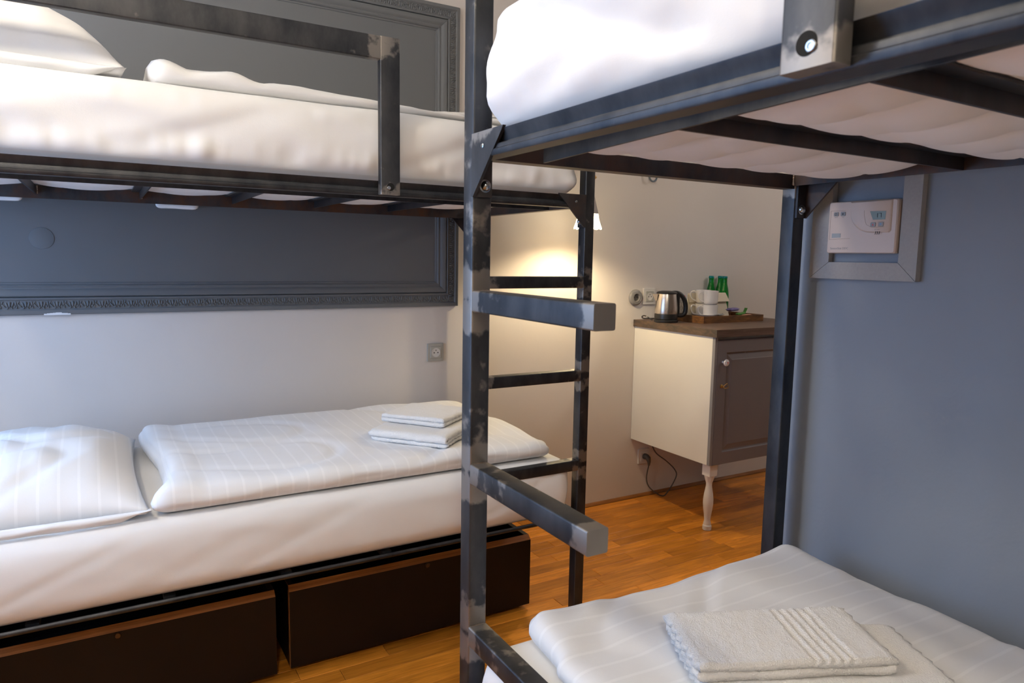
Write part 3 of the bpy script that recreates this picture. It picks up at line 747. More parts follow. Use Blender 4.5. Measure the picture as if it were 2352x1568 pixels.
def towel(name, c, rotz, wid, dep, layers, lay_t, label, seed, band=None, off=0.0, group='folded white towels', nseg=44):
    """cloth folded back and forth: layers joined by round folds alternating front/back, extruded along wid"""
    half = lay_t * 0.5; path = []
    for k in range(layers):
        z = lay_t * (k + 0.5); sgn = 1 if k % 2 == 0 else -1
        n = 26
        for i in range(n + 1):
            t = i / n; path.append((sgn * (-dep/2 + dep * t), z))
        if k < layers - 1:
            for i in range(1, 6):
                a = -PI/2 + PI * i / 6; path.append((sgn * (dep/2 + half * math.cos(a)), z + half + half * math.sin(a)))
    T = []; m = len(path)
    for i in range(m):
        a = path[max(i-1,0)]; b_ = path[min(i+1,m-1)]; l = math.hypot(b_[0]-a[0], b_[1]-a[1]) or 1; T.append(((b_[0]-a[0])/l, (b_[1]-a[1])/l))
    hw = half * 0.90
    outline = [(p[0] - t[1]*hw, p[1] + t[0]*hw) for p, t in zip(path, T)] + [(p[0] + t[1]*hw, p[1] - t[0]*hw) for p, t in zip(path[::-1], T[::-1])]
    n = len(outline); V = []; Fs = []; cs, sn = math.cos(rotz), math.sin(rotz); H = layers * lay_t
    for i in range(nseg + 1):
        s = -wid/2 + wid * i / nseg; e = 1 - 0.30 * max(0, abs(s) / (wid/2) - 0.93) / 0.07
        for q, z in outline:
            k = int(min(layers - 1, max(0, z / lay_t)))
            ss = s * (1 + 0.020 * nz(k * 3.3 + seed, 1.1)) + 0.006 * nz(q * 9, k * 5.0 + seed, 3) + (0.0035 * math.sin(q * 230 + k) if i in (0, nseg) else 0)
            qq = q + 0.006 * nz(s * 7 + seed, k * 2.0, 1) + 0.004 * k * 0.4
            zz = H/2 + (z - H/2) * e
            zz += 0.004 * nz(s * 6 + seed, q * 6, k * 0.4) * (z / H) + 0.0016 * nz(s * 60, q * 60, z * 40) + 0.0012 * nz(s * 140, q * 140, z * 90)
            if band and band[0] < s < band[1] and z > H - half: zz += 0.0022 * math.cos((s - band[0]) * 2 * PI / 0.0165) - 0.0012
            zz = max(zz, 0.0)
            V.append((c[0] + ss * cs - qq * sn, c[1] + ss * sn + qq * cs, c[2] + zz))
    for i in range(nseg):
        for j in range(n): Fs.append((i*n+j, i*n+(j+1) % n, (i+1)*n+(j+1) % n, (i+1)*n+j))
    h = len(path)
    for base in (0, nseg * n):
        for j in range(h - 1): Fs.append((base + j, base + j + 1, base + n - 2 - j, base + n - 1 - j))
    o = mesh_obj(name, V, Fs, M['terry'], None, angle=None)
    return tag(o, label, 'towel', group)
# two towels stacked on the lower bunk of the back wall
towel('towel', (1.010, 2.335, 0.706), math.radians(-50), 0.30, 0.27, 3, 0.0155, 'larger folded white towel, bottom of the pair on the striped duvet', 1.0)
towel('towel', (1.038, 2.400, 0.753), math.radians(-52), 0.26, 0.21, 2, 0.0160, 'smaller folded white towel, top of the pair on the striped duvet', 2.0)
towel('towel', (1.27, 2.50, 1.837), math.radians(-20), 0.36, 0.28, 4, 0.0115, 'folded white towel lying on the upper bunk duvet, mostly hidden by the post', 3.0)
# foreground pair
towel('towel', (1.035, 0.720, 0.652), math.radians(-27), 0.43, 0.235, 2, 0.011, 'large white bath towel on the foreground duvet, under a smaller towel', 4.0, nseg=70)
towel('towel', (1.005, 0.772, 0.675), math.radians(-25), 0.345, 0.165, 2, 0.0165, 'fluffy folded white towel with ribbed band, nearest the camera', 5.0, band=(0.02, 0.105), nseg=130)

# ------------------------------------------------------------------ storage boxes under the back bunk
def storage_box(x0, x1, y0, label):
    root = thing('storage_box', label, 'storage box', ((x0+x1)/2, y0 + 0.3, 0.0), 'under-bed storage boxes')
    z0, z1 = 0.022, 0.298
    fp = MB().box((x0, y0, z0), (x1, y0 + 0.018, z1 - 0.016)).build('front_panel', M['box'], root, smooth=False)
    e = MB().add([(x0, y0, z1 - 0.016), (x1, y0, z1 - 0.016), (x1, y0 + 0.018, z1 - 0.016), (x0, y0 + 0.018, z1 - 0.016), (x1, y0 + 0.018, z1), (x0, y0 + 0.018, z1)], [(0, 1, 4, 5), (1, 2, 4), (0, 5, 3), (2, 3, 5, 4), (0, 3, 2, 1)])
    e.box((x0 - 0.0006, y0, z0), (x0, y0 + 0.018, z1 - 0.016)).build('plywood_edge', M['ply'], fp, smooth=False)
    MB().box((x0, y0, z1 - 0.001), (x0 + 0.001, y0 + 0.6, z1 - 0.0005)).build('plywood_rim', M['ply'], root, smooth=False)
    MB().box((x0, y0 + 0.018, z0), (x0 + 0.018, y0 + 0.62, z1 - 0.001)).build('side_panel', M['box'], root, smooth=False)
    MB().box((x1 - 0.018, y0 + 0.018, z0), (x1, y0 + 0.62, z1 - 0.001)).build('side_panel', M['box'], root, smooth=False)
    MB().box((x0 + 0.018, y0 + 0.60, z0), (x1 - 0.018, y0 + 0.62, z1 - 0.001)).build('back_panel', M['box'], root, smooth=False)
    MB().box((x0 + 0.018, y0 + 0.018, z0), (x1 - 0.018, y0 + 0.60, z0 + 0.01)).build('bottom_panel', M['box'], root, smooth=False)
    for px in (x0 + 0.08, x1 - 0.08):
        for py in (y0 + 0.08, y0 + 0.54): MB().lathe([(0.014, 0.0), (0.016, 0.004), (0.016, 0.018), (0.012, z0)], (px, py, 0.0), 14).build('caster', M['black'], root)
    xm = (x0 + x1) / 2 + 0.02
    MB().lathe([(0.0035, 0.0), (0.0035, 0.007), (0.0075, 0.009), (0.0085, 0.012), (0.0070, 0.0155), (0.0, 0.0165)], (xm, y0, z1 - 0.022), 18, frame=(Vector((1,0,0)), Vector((0,0,1)), Vector((0,-1,0)))).build('knob', plain('dark_bronze_knob', (0.10, 0.06, 0.03), 0.35, 0.8), fp)
    return root
storage_box(0.482, 1.393, 2.205, 'dark brown storage box with plywood edge, right one below the bed')
storage_box(-0.475, 0.437, 2.195, 'dark brown storage box with plywood edge, left one below the bed')

# ------------------------------------------------------------------ sockets, ring
def wframe(x, z, off=0.0): return Vector((x, YW - off, z))
WX, WZ, WN = Vector((1,0,0)), Vector((0,0,1)), Vector((0,-1,0))
def rplate(mb, x, z, w, h, d0, d1, r, ch=0.0015):
    pr = rrect(w, h, r, 4); pi_ = rrect(w - 2*ch, h - 2*ch, max(r - ch, 0.0005), 4); n = len(pr)
    V = [wframe(x + a, z + c, d0) for a, c in pr] + [wframe(x + a, z + c, d1 - ch) for a, c in pr] + [wframe(x + a, z + c, d1) for a, c in pi_]
    Fs = [(i*n+j, i*n+(j+1) % n, (i+1)*n+(j+1) % n, (i+1)*n+j) for i in range(2) for j in range(n)] + [tuple(range(2*n, 3*n))]
    mb.add(V, Fs)
def socket(x, z, size, mat, label, insert=None, plug=False):
    root = thing('power_socket', label, 'socket', (x, YW, z - size / 2), 'wall sockets')
    m = MB(); rplate(m, x, z, size, size * 1.03, 0, 0.009, 0.004); m.build('face_plate', mat, root)
    m = MB(); rplate(m, x, z, size * 0.66, size * 0.68, 0.009, 0.0125, 0.005)
    ins = m.build('insert', insert or mat, root)
    MB().lathe([(0.0215, 0.0), (0.0215, 0.0008), (0.0195, 0.0006), (0.018, -0.0), (0.0, 0.0003)], wframe(x, z, 0.0125), 30, frame=(WX, WZ, WN)).build('well', M['socket_w'], ins)
    for dx, dz, r in ((-0.0095, -0.001, 0.0028), (0.0095, -0.001, 0.0028), (0.0, 0.0105, 0.0024)):
        MB().lathe([(r, 0.0), (r, 0.0006), (0.0, 0.0006)], wframe(x + dx, z + dz, 0.0131), 12, frame=(WX, WZ, WN)).build('pin_hole', M['hole'], ins)
    return root
socket(1.357, 0.910, 0.082, M['socket'], 'beige square power socket on the wall below the grey panel')
socket(2.664, 1.157, 0.088, M['socket_w'], 'white square power socket right of the round grey socket', M['socket'])
socket(2.672, 0.236, 0.084, M['socket_w'], 'white power socket low on the wall with a plug in it')
root = thing('round_socket', 'round dark grey power socket left of a square white one', 'socket', (2.566, YW, 1.11))
MB().lathe([(0.045, 0.0), (0.0455, 0.004), (0.0445, 0.010), (0.040, 0.015), (0.033, 0.017), (0.032, 0.0155), (0.030, 0.0165), (0.022, 0.017), (0.020, 0.012), (0.0195, 0.006), (0.0, 0.006)], wframe(2.566, 1.152), 40, frame=(WX, WZ, WN)).build('face_plate', M['socket_d'], root)
MB().lathe([(0.0190, 0.0), (0.0190, 0.0012), (0.0, 0.0012)], wframe(2.566, 1.152, 0.006), 30, frame=(WX, WZ, WN)).build('well', plain('socket_well', (0.09, 0.085, 0.08), 0.5), root)
for dx in (-0.0085, 0.0085): MB().lathe([(0.0026, 0.0), (0.0026, 0.0006), (0.0, 0.0006)], wframe(2.566 + dx, 1.152, 0.0072), 10, frame=(WX, WZ, WN)).build('pin_hole', M['hole'], root)
MB().lathe([(0.0022, 0.0), (0.0022, 0.009), (0.0, 0.010)], wframe(2.566, 1.162, 0.0072), 10, frame=(WX, WZ, WN)).build('earth_pin', M['bolt'], root)
# cable with plug
root = thing('power_cable', 'dark grey cable hanging from the low socket up behind the cabinet', 'cable', (2.66, YW - 0.04, 0.0))
MB().tube([wframe(2.672, 0.236, 0.0135), wframe(2.672, 0.236, 0.030), wframe(2.674, 0.230, 0.042), wframe(2.676, 0.212, 0.047), wframe(2.676, 0.190, 0.047)], [0.0175, 0.0170, 0.0150, 0.0105, 0.0062], 16).build('plug', M['cord'], root)
cp = [(2.676, YW-0.047, 0.195), (2.662, 2.983, 0.113), (2.682, 2.97, 0.058), (2.755, 2.955, 0.007), (2.800, 2.955, 0.020), (2.868, 2.96, 0.100), (2.866, 2.97, 0.142), (2.804, 2.975, 0.200), (2.725, 2.98, 0.258), (2.690, 2.985, 0.32), (2.688, 2.99, 0.352)]
MB().tube(smooth_path(cp, 8), 0.0036, 10).build('cable', M['cord'], root)
# iron ring
root = thing('wall_ring', 'small blue grey iron ring hanging on the cream wall', 'ring', (2.637, YW, 1.78))
rp_ = [(2.637 + 0.026 * math.sin(2*PI*i/28), YW - 0.030, 1.812 + 0.026 * math.cos(2*PI*i/28)) for i in range(29)]
MB().tube(rp_, 0.0052, 10).build('ring', M['iron'], root)
MB().tube([(2.637, YW, 1.842), (2.637, YW - 0.028, 1.842), (2.637, YW - 0.034, 1.838), (2.637, YW - 0.034, 1.834)], 0.0045, 10).build('hook', M['iron'], root)
MB().lathe([(0.016, 0.0), (0.016, 0.003), (0.010, 0.006), (0.0, 0.006)], (2.637, YW, 1.842), 18, frame=(WX, WZ, WN)).build('rosette', M['iron'], root)

# ------------------------------------------------------------------ sconce
root = thing('wall_lamp', 'lit wall lamp with grey cone shade and glowing lace skirt behind the post', 'lamp', (2.095, YW, 1.50))
LX, LY = 2.034, 2.766
MB().lathe([(0.035, 0), (0.035, 0.008), (0.02, 0.016), (0.0, 0.018)], (LX, YW, 1.80), 24, frame=(WX, WZ, WN)).build('wall_plate', M['brass'], root)
MB().tube(smooth_path([(LX, YW - 0.01, 1.80), (LX, YW - 0.07, 1.83), (LX, LY + 0.03, 1.83), (LX, LY, 1.79), (LX, LY, 1.735)], 8), 0.0055, 10).build('arm', M['brass'], root)
MB().lathe([(0.006, 1.768), (0.022, 1.762), (0.034, 1.750), (0.037, 1.744), (0.028, 1.735), (0.020, 1.720), (0.018, 1.700), (0.0, 1.700)], (LX, LY, 0), 24).build('cup', M['brass'], root)
sh = MB().lathe([(0.017, 1.705), (0.028, 1.66), (0.040, 1.61), (0.050, 1.573), (0.049, 1.573), (0.038, 1.61), (0.026, 1.66), (0.015, 1.705)], (LX, LY, 0), 36).build('shade', M['shade'], root)
# scalloped, pierced lace skirt
V = []; Fs = []; n = 72; rows_ = 8
for i in range(rows_ + 1):
    t = i / rows_
    for j in range(n):
        a = 2*PI*j/n; r = 0.049 + 0.018 * t ** 1.6 + 0.0015 * math.sin(j * 6 * 2*PI/n * 2)
        z = 1.573 - 0.066 * t - (0.006 * abs(math.sin(6 * a)) if i == rows_ else 0)
        V.append((LX + r * math.cos(a), LY + r * math.sin(a), z))
for i in range(rows_):
    for j in range(n):
        if (i + j // 2) % 3 == 0 and j % 2 == 0 and 0 < i < rows_ - 1: continue
        Fs.append((i*n+j, i*n+(j+1) % n, (i+1)*n+(j+1) % n, (i+1)*n+j))
mesh_obj('lace_skirt', V, Fs, M['glow'], root, angle=None)
bulb = MB().lathe([(0.0, 1.540), (0.012, 1.543), (0.020, 1.555), (0.020, 1.568), (0.013, 1.585), (0.010, 1.60), (0.0, 1.60)], (LX, LY, 0), 20).build('bulb', emit_mat('bulb_glow', (1.0, 0.72, 0.34), 30.0), root)
pd = bpy.data.lights.new('wall_lamp_light', 'SPOT'); pd.energy = SCONCE_POWER * 9; pd.color = (1.0, 0.79, 0.47); pd.spot_size = math.radians(150); pd.spot_blend = 0.6; pd.shadow_soft_size = 0.02
po = bpy.data.objects.new('wall_lamp_light', pd); COL.objects.link(po); po.parent = root; po.location = Vector((LX, LY, 1.500)) - WLOC[root.name]

# ------------------------------------------------------------------ cabinet, worktop and what stands on it
CX0, CX1, CYF, CZ0, CZ1 = 2.572, 3.36, 2.428, 0.350, 0.992
cab = thing('cabinet', 'small cabinet with cream side, grey panelled door and turned leg', 'cabinet', (CX0, CYF, 0.0))
MB().box((CX0, CYF + 0.018, CZ0), (CX0 + 0.018, YW - 0.002, CZ1)).build('side_panel', M['cabw'], cab, smooth=False)
MB().box((CX0 + 0.018, CYF + 0.030, CZ0), (CX1, YW - 0.002, CZ0 + 0.018)).box((CX1 - 0.018, CYF + 0.018, CZ0 + 0.018), (CX1, YW - 0.002, CZ1)).box((CX0 + 0.018, YW - 0.012, CZ0 + 0.018), (CX1 - 0.018, YW - 0.002, CZ1)).box((CX0 + 0.018, CYF + 0.03, CZ1 - 0.018), (CX1 - 0.018, YW - 0.012, CZ1)).build('carcass', M['cabw'], cab, smooth=False)
MB().box((CX0, CYF + 0.0005, CZ0), (CX0 + 0.0175, CYF + 0.018, CZ1)).build('front_edge', M['cabedge'], cab, smooth=False)
# door with raised field
DX0, DX1, DZ0, DZ1 = CX0 + 0.020, CX1 - 0.02, CZ0 - 0.002, CZ1 - 0.016
def ring(mb, rects):
    """nested rectangles (x0,x1,z0,z1,y) joined into a stepped door front"""
    V = []; Fs = []
    for x0, x1, z0, z1, y in rects: V += [(x0, y, z0), (x1, y, z0), (x1, y, z1), (x0, y, z1)]
    for k in range(len(rects) - 1):
        for j in range(4): Fs.append((4*k+j, 4*k+(j+1) % 4, 4*k+4+(j+1) % 4, 4*k+4+j))
    k = 4 * (len(rects) - 1); Fs.append((k, k+1, k+2, k+3)); mb.add(V, Fs)
rc = []
for ins, y in ((0.0, CYF + 0.018), (0.0, CYF + 0.002), (0.002, CYF), (0.062, CYF), (0.066, CYF + 0.007), (0.072, CYF + 0.008), (0.098, CYF + 0.0015), (0.100, CYF)):
    rc.append((DX0 + ins, DX1 - ins, DZ0 + ins, DZ1 - ins, y))
dm = MB(); ring(dm, rc); door = dm.build('door', M['cabg'], cab, smooth=False)
kb = MB().lathe([(0.006, 0.0), (0.0055, 0.010), (0.007, 0.016), (0.0145, 0.018), (0.0175, 0.023), (0.0165, 0.028), (0.010, 0.032), (0.0, 0.033)], (2.628, CYF, 0.868), 26, frame=(WX, WZ, WN)).build('knob', M['porcelain'], door)
kb['label'] = 'white porcelain knob with painted flower'
for i, (a, c) in enumerate(((0, 0), (0.004, 0.002), (-0.003, 0.004), (0.002, -0.004), (-0.004, -0.002), (0.0045, -0.003))):
    MB().lathe([(0.0022, 0.0), (0.0022, 0.0006), (0.0, 0.0008)], (2.628 + a, CYF - 0.0325 + 0.0002 * abs(i), 0.868 + c), 8, frame=(WX, WZ, WN)).build('painted_petal', M['red'] if i < 4 else M['blue'], door)
ky = MB().lathe([(0.009, 0.0), (0.009, 0.002), (0.0045, 0.004), (0.0045, 0.014), (0.0, 0.014)], (2.628, CYF, 0.748), 18, frame=(WX, WZ, WN))
ky.tube([(2.628, CYF - 0.012, 0.748), (2.640, CYF - 0.026, 0.766), (2.644, CYF - 0.030, 0.744), (2.630, CYF - 0.020, 0.739), (2.628, CYF - 0.012, 0.746)], 0.0022, 8).build('key_latch', M['brass'], door)
# turned legs
LEGP = [(0.0205, 0.0), (0.0225, 0.002), (0.0225, 0.022), (0.0185, 0.028), (0.0195, 0.034), (0.0155, 0.046), (0.0155, 0.058), (0.0185, 0.082), (0.0228, 0.110), (0.0258, 0.140), (0.0255, 0.160), (0.0225, 0.188), (0.0175, 0.215), (0.0150, 0.232), (0.0155, 0.246), (0.0175, 0.254)]
for x, y in ((2.622, 2.470), (CX1 - 0.05, 2.470)):
    lm = MB().lathe(LEGP, (x, y, 0), 28)
    sq = 0.0265
    lm.sweep([(a, c) for a, c in rrect(2*sq, 2*sq, 0.001, 1)], [(x, y, 0.286), (x, y, CZ0)], [(1,0,0)]*2, [(0,1,0)]*2)
    # chamfer from the square block down to the turned neck
    n = 8; V = []
    for z, k in ((0.286, 1.0), (0.254, 0.62)):
        for j in range(n):
            a = PI/4 * j + PI/8
            ax, ay = math.cos(a), math.sin(a); f = sq / max(abs(ax), abs(ay)) * (1.0 if k == 1.0 else 0.66)
            V.append((x + ax * f, y + ay * f, z))
    lm.add(V, [(j, (j+1) % n, n + (j+1) % n, n + j) for j in range(n)] + [tuple(range(n)), tuple(range(2*n-1, n-1, -1))])
    lm.build('leg', M['legw'], cab, angle=30)
# worktop
WT0, WT1 = CZ1, 1.030
wt = thing('worktop', 'brown wooden worktop resting on the cream and grey cabinet', 'worktop', (2.97, 2.73, WT0))
MB().box((2.563, 2.412, WT0 + 0.0005), (3.42, YW - 0.001, WT1)).build('slab', M['worktop'], wt, smooth=False)
MB().box((2.5615, 2.412, WT0 + 0.0005), (2.563, YW - 0.001, WT1 - 0.0005)).build('edge_band', M['slab_edge'], wt, smooth=False)
# tray
TX0, TX1, TY0, TY1 = 2.755, 3.215, 2.690, 2.925
tr = thing('tray', 'rustic brown wooden tray on the worktop, carrying mugs and snacks', 'tray', (2.98, 2.83, WT1))
MB().box((TX0, TY0, WT1), (TX1, TY1, WT1 + 0.012)).build('tray_base', M['tray'], tr, smooth=False)
MB().box((TX0, TY0, WT1 + 0.012), (TX1, TY0 + 0.013, WT1 + 0.037)).build('tray_side', M['tray'], tr, smooth=False)
MB().box((TX0, TY1 - 0.013, WT1 + 0.012), (TX1, TY1, WT1 + 0.037)).build('tray_side', M['tray'], tr, smooth=False)
MB().box((TX0, TY0 + 0.013, WT1 + 0.012), (TX0 + 0.013, TY1 - 0.013, WT1 + 0.037)).build('tray_side', M['tray'], tr, smooth=False)
MB().box((TX1 - 0.013, TY0 + 0.013, WT1 + 0.012), (TX1, TY1 - 0.013, WT1 + 0.037)).build('tray_side', M['tray'], tr, smooth=False)
TZ = WT1 + 0.012
# saucer, mugs, spoon
SX, SY = 2.890, 2.797
MB().lathe([(0.0, 0.0), (0.055, 0.0), (0.060, 0.003), (0.078, 0.022), (0.089, 0.0265), (0.090, 0.028), (0.078, 0.0255), (0.058, 0.0075), (0.0, 0.0065)], (SX, SY, TZ), 44).build('plate', M['porcelain'])
tag(bpy.data.objects['plate'], 'white plate under the stacked mugs on the tray', 'plate')
def mug(x, y, z, rot, label):
    root = thing('mug', label, 'mug', (x, y, z), 'white mugs')
    MB().lathe([(0.0, 0.0), (0.030, 0.0), (0.034, 0.003), (0.0375, 0.010), (0.0385, 0.03), (0.040, 0.068), (0.0408, 0.0735), (0.0395, 0.0745), (0.0380, 0.0715), (0.0365, 0.03), (0.033, 0.010), (0.0, 0.007)], (x, y, z), 40).build('cup', M['porcelain'], root)
    c, s = math.cos(rot), math.sin(rot)
    pp = [(0.0385, 0.060), (0.050, 0.066), (0.064, 0.062), (0.068, 0.048), (0.062, 0.030), (0.050, 0.018), (0.0375, 0.015)]
    MB().tube(smooth_path([(x + r * c, y + r * s, z + h) for r, h in pp], 5), 0.0042, 8).build('handle', M['porcelain'], root)
MZ = TZ + 0.0078
hr = math.radians(152)
mug(2.870, 2.760, MZ, hr, 'lower white mug of the front stack, standing on the plate')
mug(2.870, 2.760, MZ + 0.0755, hr + 0.05, 'upper white mug of the front stack on the tray')
mug(2.900, 2.846, MZ, math.radians(158), 'lower white mug of the stack behind, against the cream box')
mug(2.900, 2.846, MZ + 0.0755, math.radians(143), 'upper white mug of the stack behind, its handle peeking out')
sp = MB().tube(smooth_path([(SX + 0.075, SY - 0.040, TZ + 0.0305), (SX + 0.04, SY - 0.068, TZ + 0.0305), (SX + 0.0, SY - 0.080, TZ + 0.0295)], 6), 0.0030, 8)
sp.lathe([(0.0, 0.0), (0.012, 0.0012), (0.0155, 0.004), (0.012, 0.0045), (0.0, 0.003)], (SX - 0.013, SY - 0.081, TZ + 0.0262), 16)
tag(sp.build('teaspoon', M['bolt']), 'shiny steel teaspoon lying on the white plate', 'spoon')
# cream card box with folding flap
tb = thing('tea_box', 'cream card box with folded flap behind the mugs', 'box', (2.965, 2.90, TZ))
bx0, bx1 = 2.842, 3.146; by0, by1 = 2.900, 2.911
V = [(bx0, by0 - 0.012, TZ), (bx1 + 0.012, by0 - 0.012, TZ), (bx1 + 0.012, by1, TZ), (bx0, by1, TZ), (bx0 + 0.004, by0 + 0.012, TZ + 0.135), (bx1 - 0.010, by0 + 0.012, TZ + 0.135), (bx1 - 0.010, by1, TZ + 0.135), (bx0 + 0.004, by1, TZ + 0.135)]
mesh_obj('carton', V, [(0,1,2,3),(4,5,6,7),(0,1,5,4),(1,2,6,5),(2,3,7,6),(3,0,4,7)], M['card'], tb, smooth=False)
V = []
for x, k in ((bx0 - 0.001, 0), (bx1 - 0.004, 1)):
    pass
fl = [(bx0 + 0.002, by0 + 0.006, TZ + 0.138), (bx1 - 0.008, by0 + 0.006, TZ + 0.138), (bx1 + 0.008, by0 - 0.014, TZ + 0.088), (bx0 - 0.002, by0 - 0.014, TZ + 0.088)]
mesh_obj('flap', fl + [(a, b2 + 0.002, c2) for a, b2, c2 in fl], [(0,1,2,3),(7,6,5,4),(0,1,5,4),(1,2,6,5),(2,3,7,6),(3,0,4,7)], M['card'], tb, smooth=False)
# green bottles
def bottle(x, y, label):
    root = thing('glass_bottle', label, 'bottle', (x, y, WT1), 'green glass bottles')
    MB().lathe([(0.0, 0.002), (0.023, 0.0), (0.0265, 0.004), (0.027, 0.012), (0.027, 0.118), (0.0258, 0.140), (0.0225, 0.166), (0.0170, 0.190), (0.0145, 0.205), (0.0138, 0.226), (0.0145, 0.229), (0.0145, 0.234), (0.0125, 0.236), (0.0, 0.236)], (x, y, WT1), 30).build('body', M['green'], root)
    MB().lathe([(0.0158, 0.2305), (0.0162, 0.2315), (0.0152, 0.240), (0.0135, 0.2435), (0.0, 0.2440)], (x, y, WT1), 21).build('cap', M['cap'], root)
bottle(3.118, 3.001, 'green glass bottle with teal cap, leftmost of three by the wall')
bottle(3.193, 3.002, 'green glass bottle with teal cap, middle of three by the wall')
bottle(3.178, 2.953, 'green glass bottle with teal cap, rightmost of three by the wall')
for o in bpy.data.objects:
    pass
# snacks
def snack(name, pts, w, mat, label, rotz, loc, cat='snack'):
    V = []; Fs = []; n = len(pts); m = 8; c, s = math.cos(rotz), math.sin(rotz)
    for i in range(n):
        l, h, t = pts[i]
        for j in range(m):
            a = 2*PI*j/m; yy = w/2 * math.copysign(abs(math.cos(a)) ** 0.6, math.cos(a)) * (1 + 0.05 * nz(i, j)); zz = h + t * math.sin(a) + (0.002 * (1 if i in (0, n-1) and j % 2 else 0))
            V.append((loc[0] + l * c - yy * s, loc[1] + l * s + yy * c, loc[2] + zz))
    Fs = [(i*m+j, i*m+(j+1) % m, (i+1)*m+(j+1) % m, (i+1)*m+j) for i in range(n-1) for j in range(m)] + [tuple(range(m)), tuple((n-1)*m+j for j in range(m))]
    return tag(mesh_obj(name, V, Fs, mat, None, angle=30), label, cat)
sn = (snack('wrapped_bar', [(-0.060, 0.012, 0.001), (-0.048, 0.012, 0.003), (-0.042, 0.012, 0.0095), (0.0, 0.013, 0.011), (0.042, 0.012, 0.0095), (0.048, 0.012, 0.003), (0.060, 0.012, 0.001)], 0.036, M['purple'], 'purple foil wrapped snack bar with white lettering on the tray', math.radians(18), (3.088, 2.800, TZ + 0.036)))
(snack('wrapped_candy', [(-0.045, 0.011, 0.001), (-0.034, 0.011, 0.008), (0.0, 0.011, 0.010), (0.026, 0.014, 0.009), (0.034, 0.026, 0.003), (0.044, 0.042, 0.001)], 0.020, M['limefoil'], 'lime green foil sweet with crimped end sticking up', math.radians(8), (3.120, 2.765, TZ + 0.014)))
(snack('wrapped_candy', [(-0.030, 0.009, 0.001), (-0.022, 0.009, 0.007), (0.0, 0.009, 0.009), (0.022, 0.009, 0.007), (0.032, 0.009, 0.001)], 0.024, M['peach'], 'peach coloured wrapped sweet lying against the lime one', math.radians(-6), (3.128, 2.730, TZ + 0.010)))
def text_obj(name, body, size, mat, origin, right, up, parent=None, extrude=0.0002, align='LEFT'):
    cu = bpy.data.curves.new(name, 'FONT'); cu.body = body; cu.size = size; cu.extrude = extrude; cu.align_x = align; cu.resolution_u = 2
    t = bpy.data.objects.new(name, cu); COL.objects.link(t)
    bpy.context.view_layer.update()
    me = bpy.data.meshes.new_from_object(t.evaluated_get(bpy.context.evaluated_depsgraph_get()))
    bpy.data.objects.remove(t); bpy.data.curves.remove(cu)
    right = Vector(right).normalized(); up = Vector(up).normalized(); nr = right.cross(up)
    for v in me.vertices:
        co = v.co.copy(); v.co = right * co.x + up * co.y + nr * co.z
    me.materials.clear(); me.materials.append(mat)
    o = bpy.data.objects.new(name, me); COL.objects.link(o); place(o, origin, parent)
    return o
text_obj('lettering', 'TATTOO', 0.019, plain('white_print', (0.8, 0.8, 0.8), 0.5), (3.052, 2.7735, TZ + 0.040), (math.cos(0.31), math.sin(0.31), 0.0), (-0.2, 0.5, 0.85), sn)
# patterned card box seen through the kettle handle
pc = thing('patterned_card', 'white card with dark lattice pattern seen through the kettle handle', 'card', (2.82, 2.945, WT1))
px0, px1, pz0, pz1, py = 2.790, 2.850, WT1, WT1 + 0.125, 2.930
MB().box((px0, py, pz0), (px1, py + 0.035, pz1)).build('carton', M['card2'], pc, smooth=False)
lat = MB()
for k in range(3):
    cx, cz, rr_ = (px0 + px1) / 2, pz0 + 0.028 + k * 0.037, 0.016
    for q in range(3):
        r = rr_ * (1 - q * 0.3)
        for j in range(4):
            a0, a1 = PI/2*j, PI/2*(j+1)
            lat.tube([(cx + r*math.cos(a0), py - 0.0003, cz + r*math.sin(a0)), (cx + r*math.cos(a1), py - 0.0003, cz + r*math.sin(a1))], 0.0007, 5)
    lat.tube([(px0, py - 0.0003, cz + 0.0185), (px1, py - 0.0003, cz + 0.0185)], 0.0006, 5)
lat.build('lattice_print', M['greyink'], pc)

# kettle
KX, KY = 2.618, 2.832
kt = thing('kettle', 'brushed steel electric kettle with black handle, lid and base', 'kettle', (KX, KY, WT1))
MB().lathe([(0.0, 0.0), (0.061, 0.0), (0.063, 0.003), (0.063, 0.012), (0.059, 0.016), (0.0, 0.016)], (KX, KY, WT1), 40).build('power_base', M['black'], kt)
MB().lathe([(0.0575, 0.017), (0.0605, 0.019), (0.0615, 0.040), (0.0605, 0.047), (0.0, 0.047)], (KX, KY, WT1), 40).build('foot_ring', M['black'], kt)
MB().lathe([(0.0600, 0.047), (0.0605, 0.050), (0.0595, 0.080), (0.0565, 0.115), (0.0525, 0.148), (0.0515, 0.153), (0.0, 0.153)], (KX, KY, WT1), 48).build('jug', M['brushed'], kt)
MB().lathe([(0.0555, 0.153), (0.0560, 0.157), (0.048, 0.164), (0.030, 0.168), (0.0, 0.169)], (KX, KY, WT1), 40).build('lid', M['black'], kt)
spx = []
d = Vector((-0.90, 0.44, 0)).normalized(); s = Vector((-d.y, d.x, 0))
V = []; 
for w, r, z in ((0.020, 0.054, 0.150), (0.0, 0.079, 0.151), (-0.020, 0.054, 0.150), (0.014, 0.056, 0.118), (0.0, 0.060, 0.112), (-0.014, 0.056, 0.118)):
    V.append(Vector((KX, KY, WT1)) + d * r + s * w + Vector((0, 0, z)))
mesh_obj('spout', V, [(0,1,4,3), (1,2,5,4), (0,2,1), (3,4,5), (0,3,5,2)], M['brushed'], kt, angle=60)
hd = Vector((0.92, -0.39, 0)).normalized()
hp = [(0.030, 0.160), (0.058, 0.158), (0.080, 0.146), (0.098, 0.122), (0.107, 0.092), (0.107, 0.062), (0.099, 0.043), (0.083, 0.036), (0.064, 0.036)]
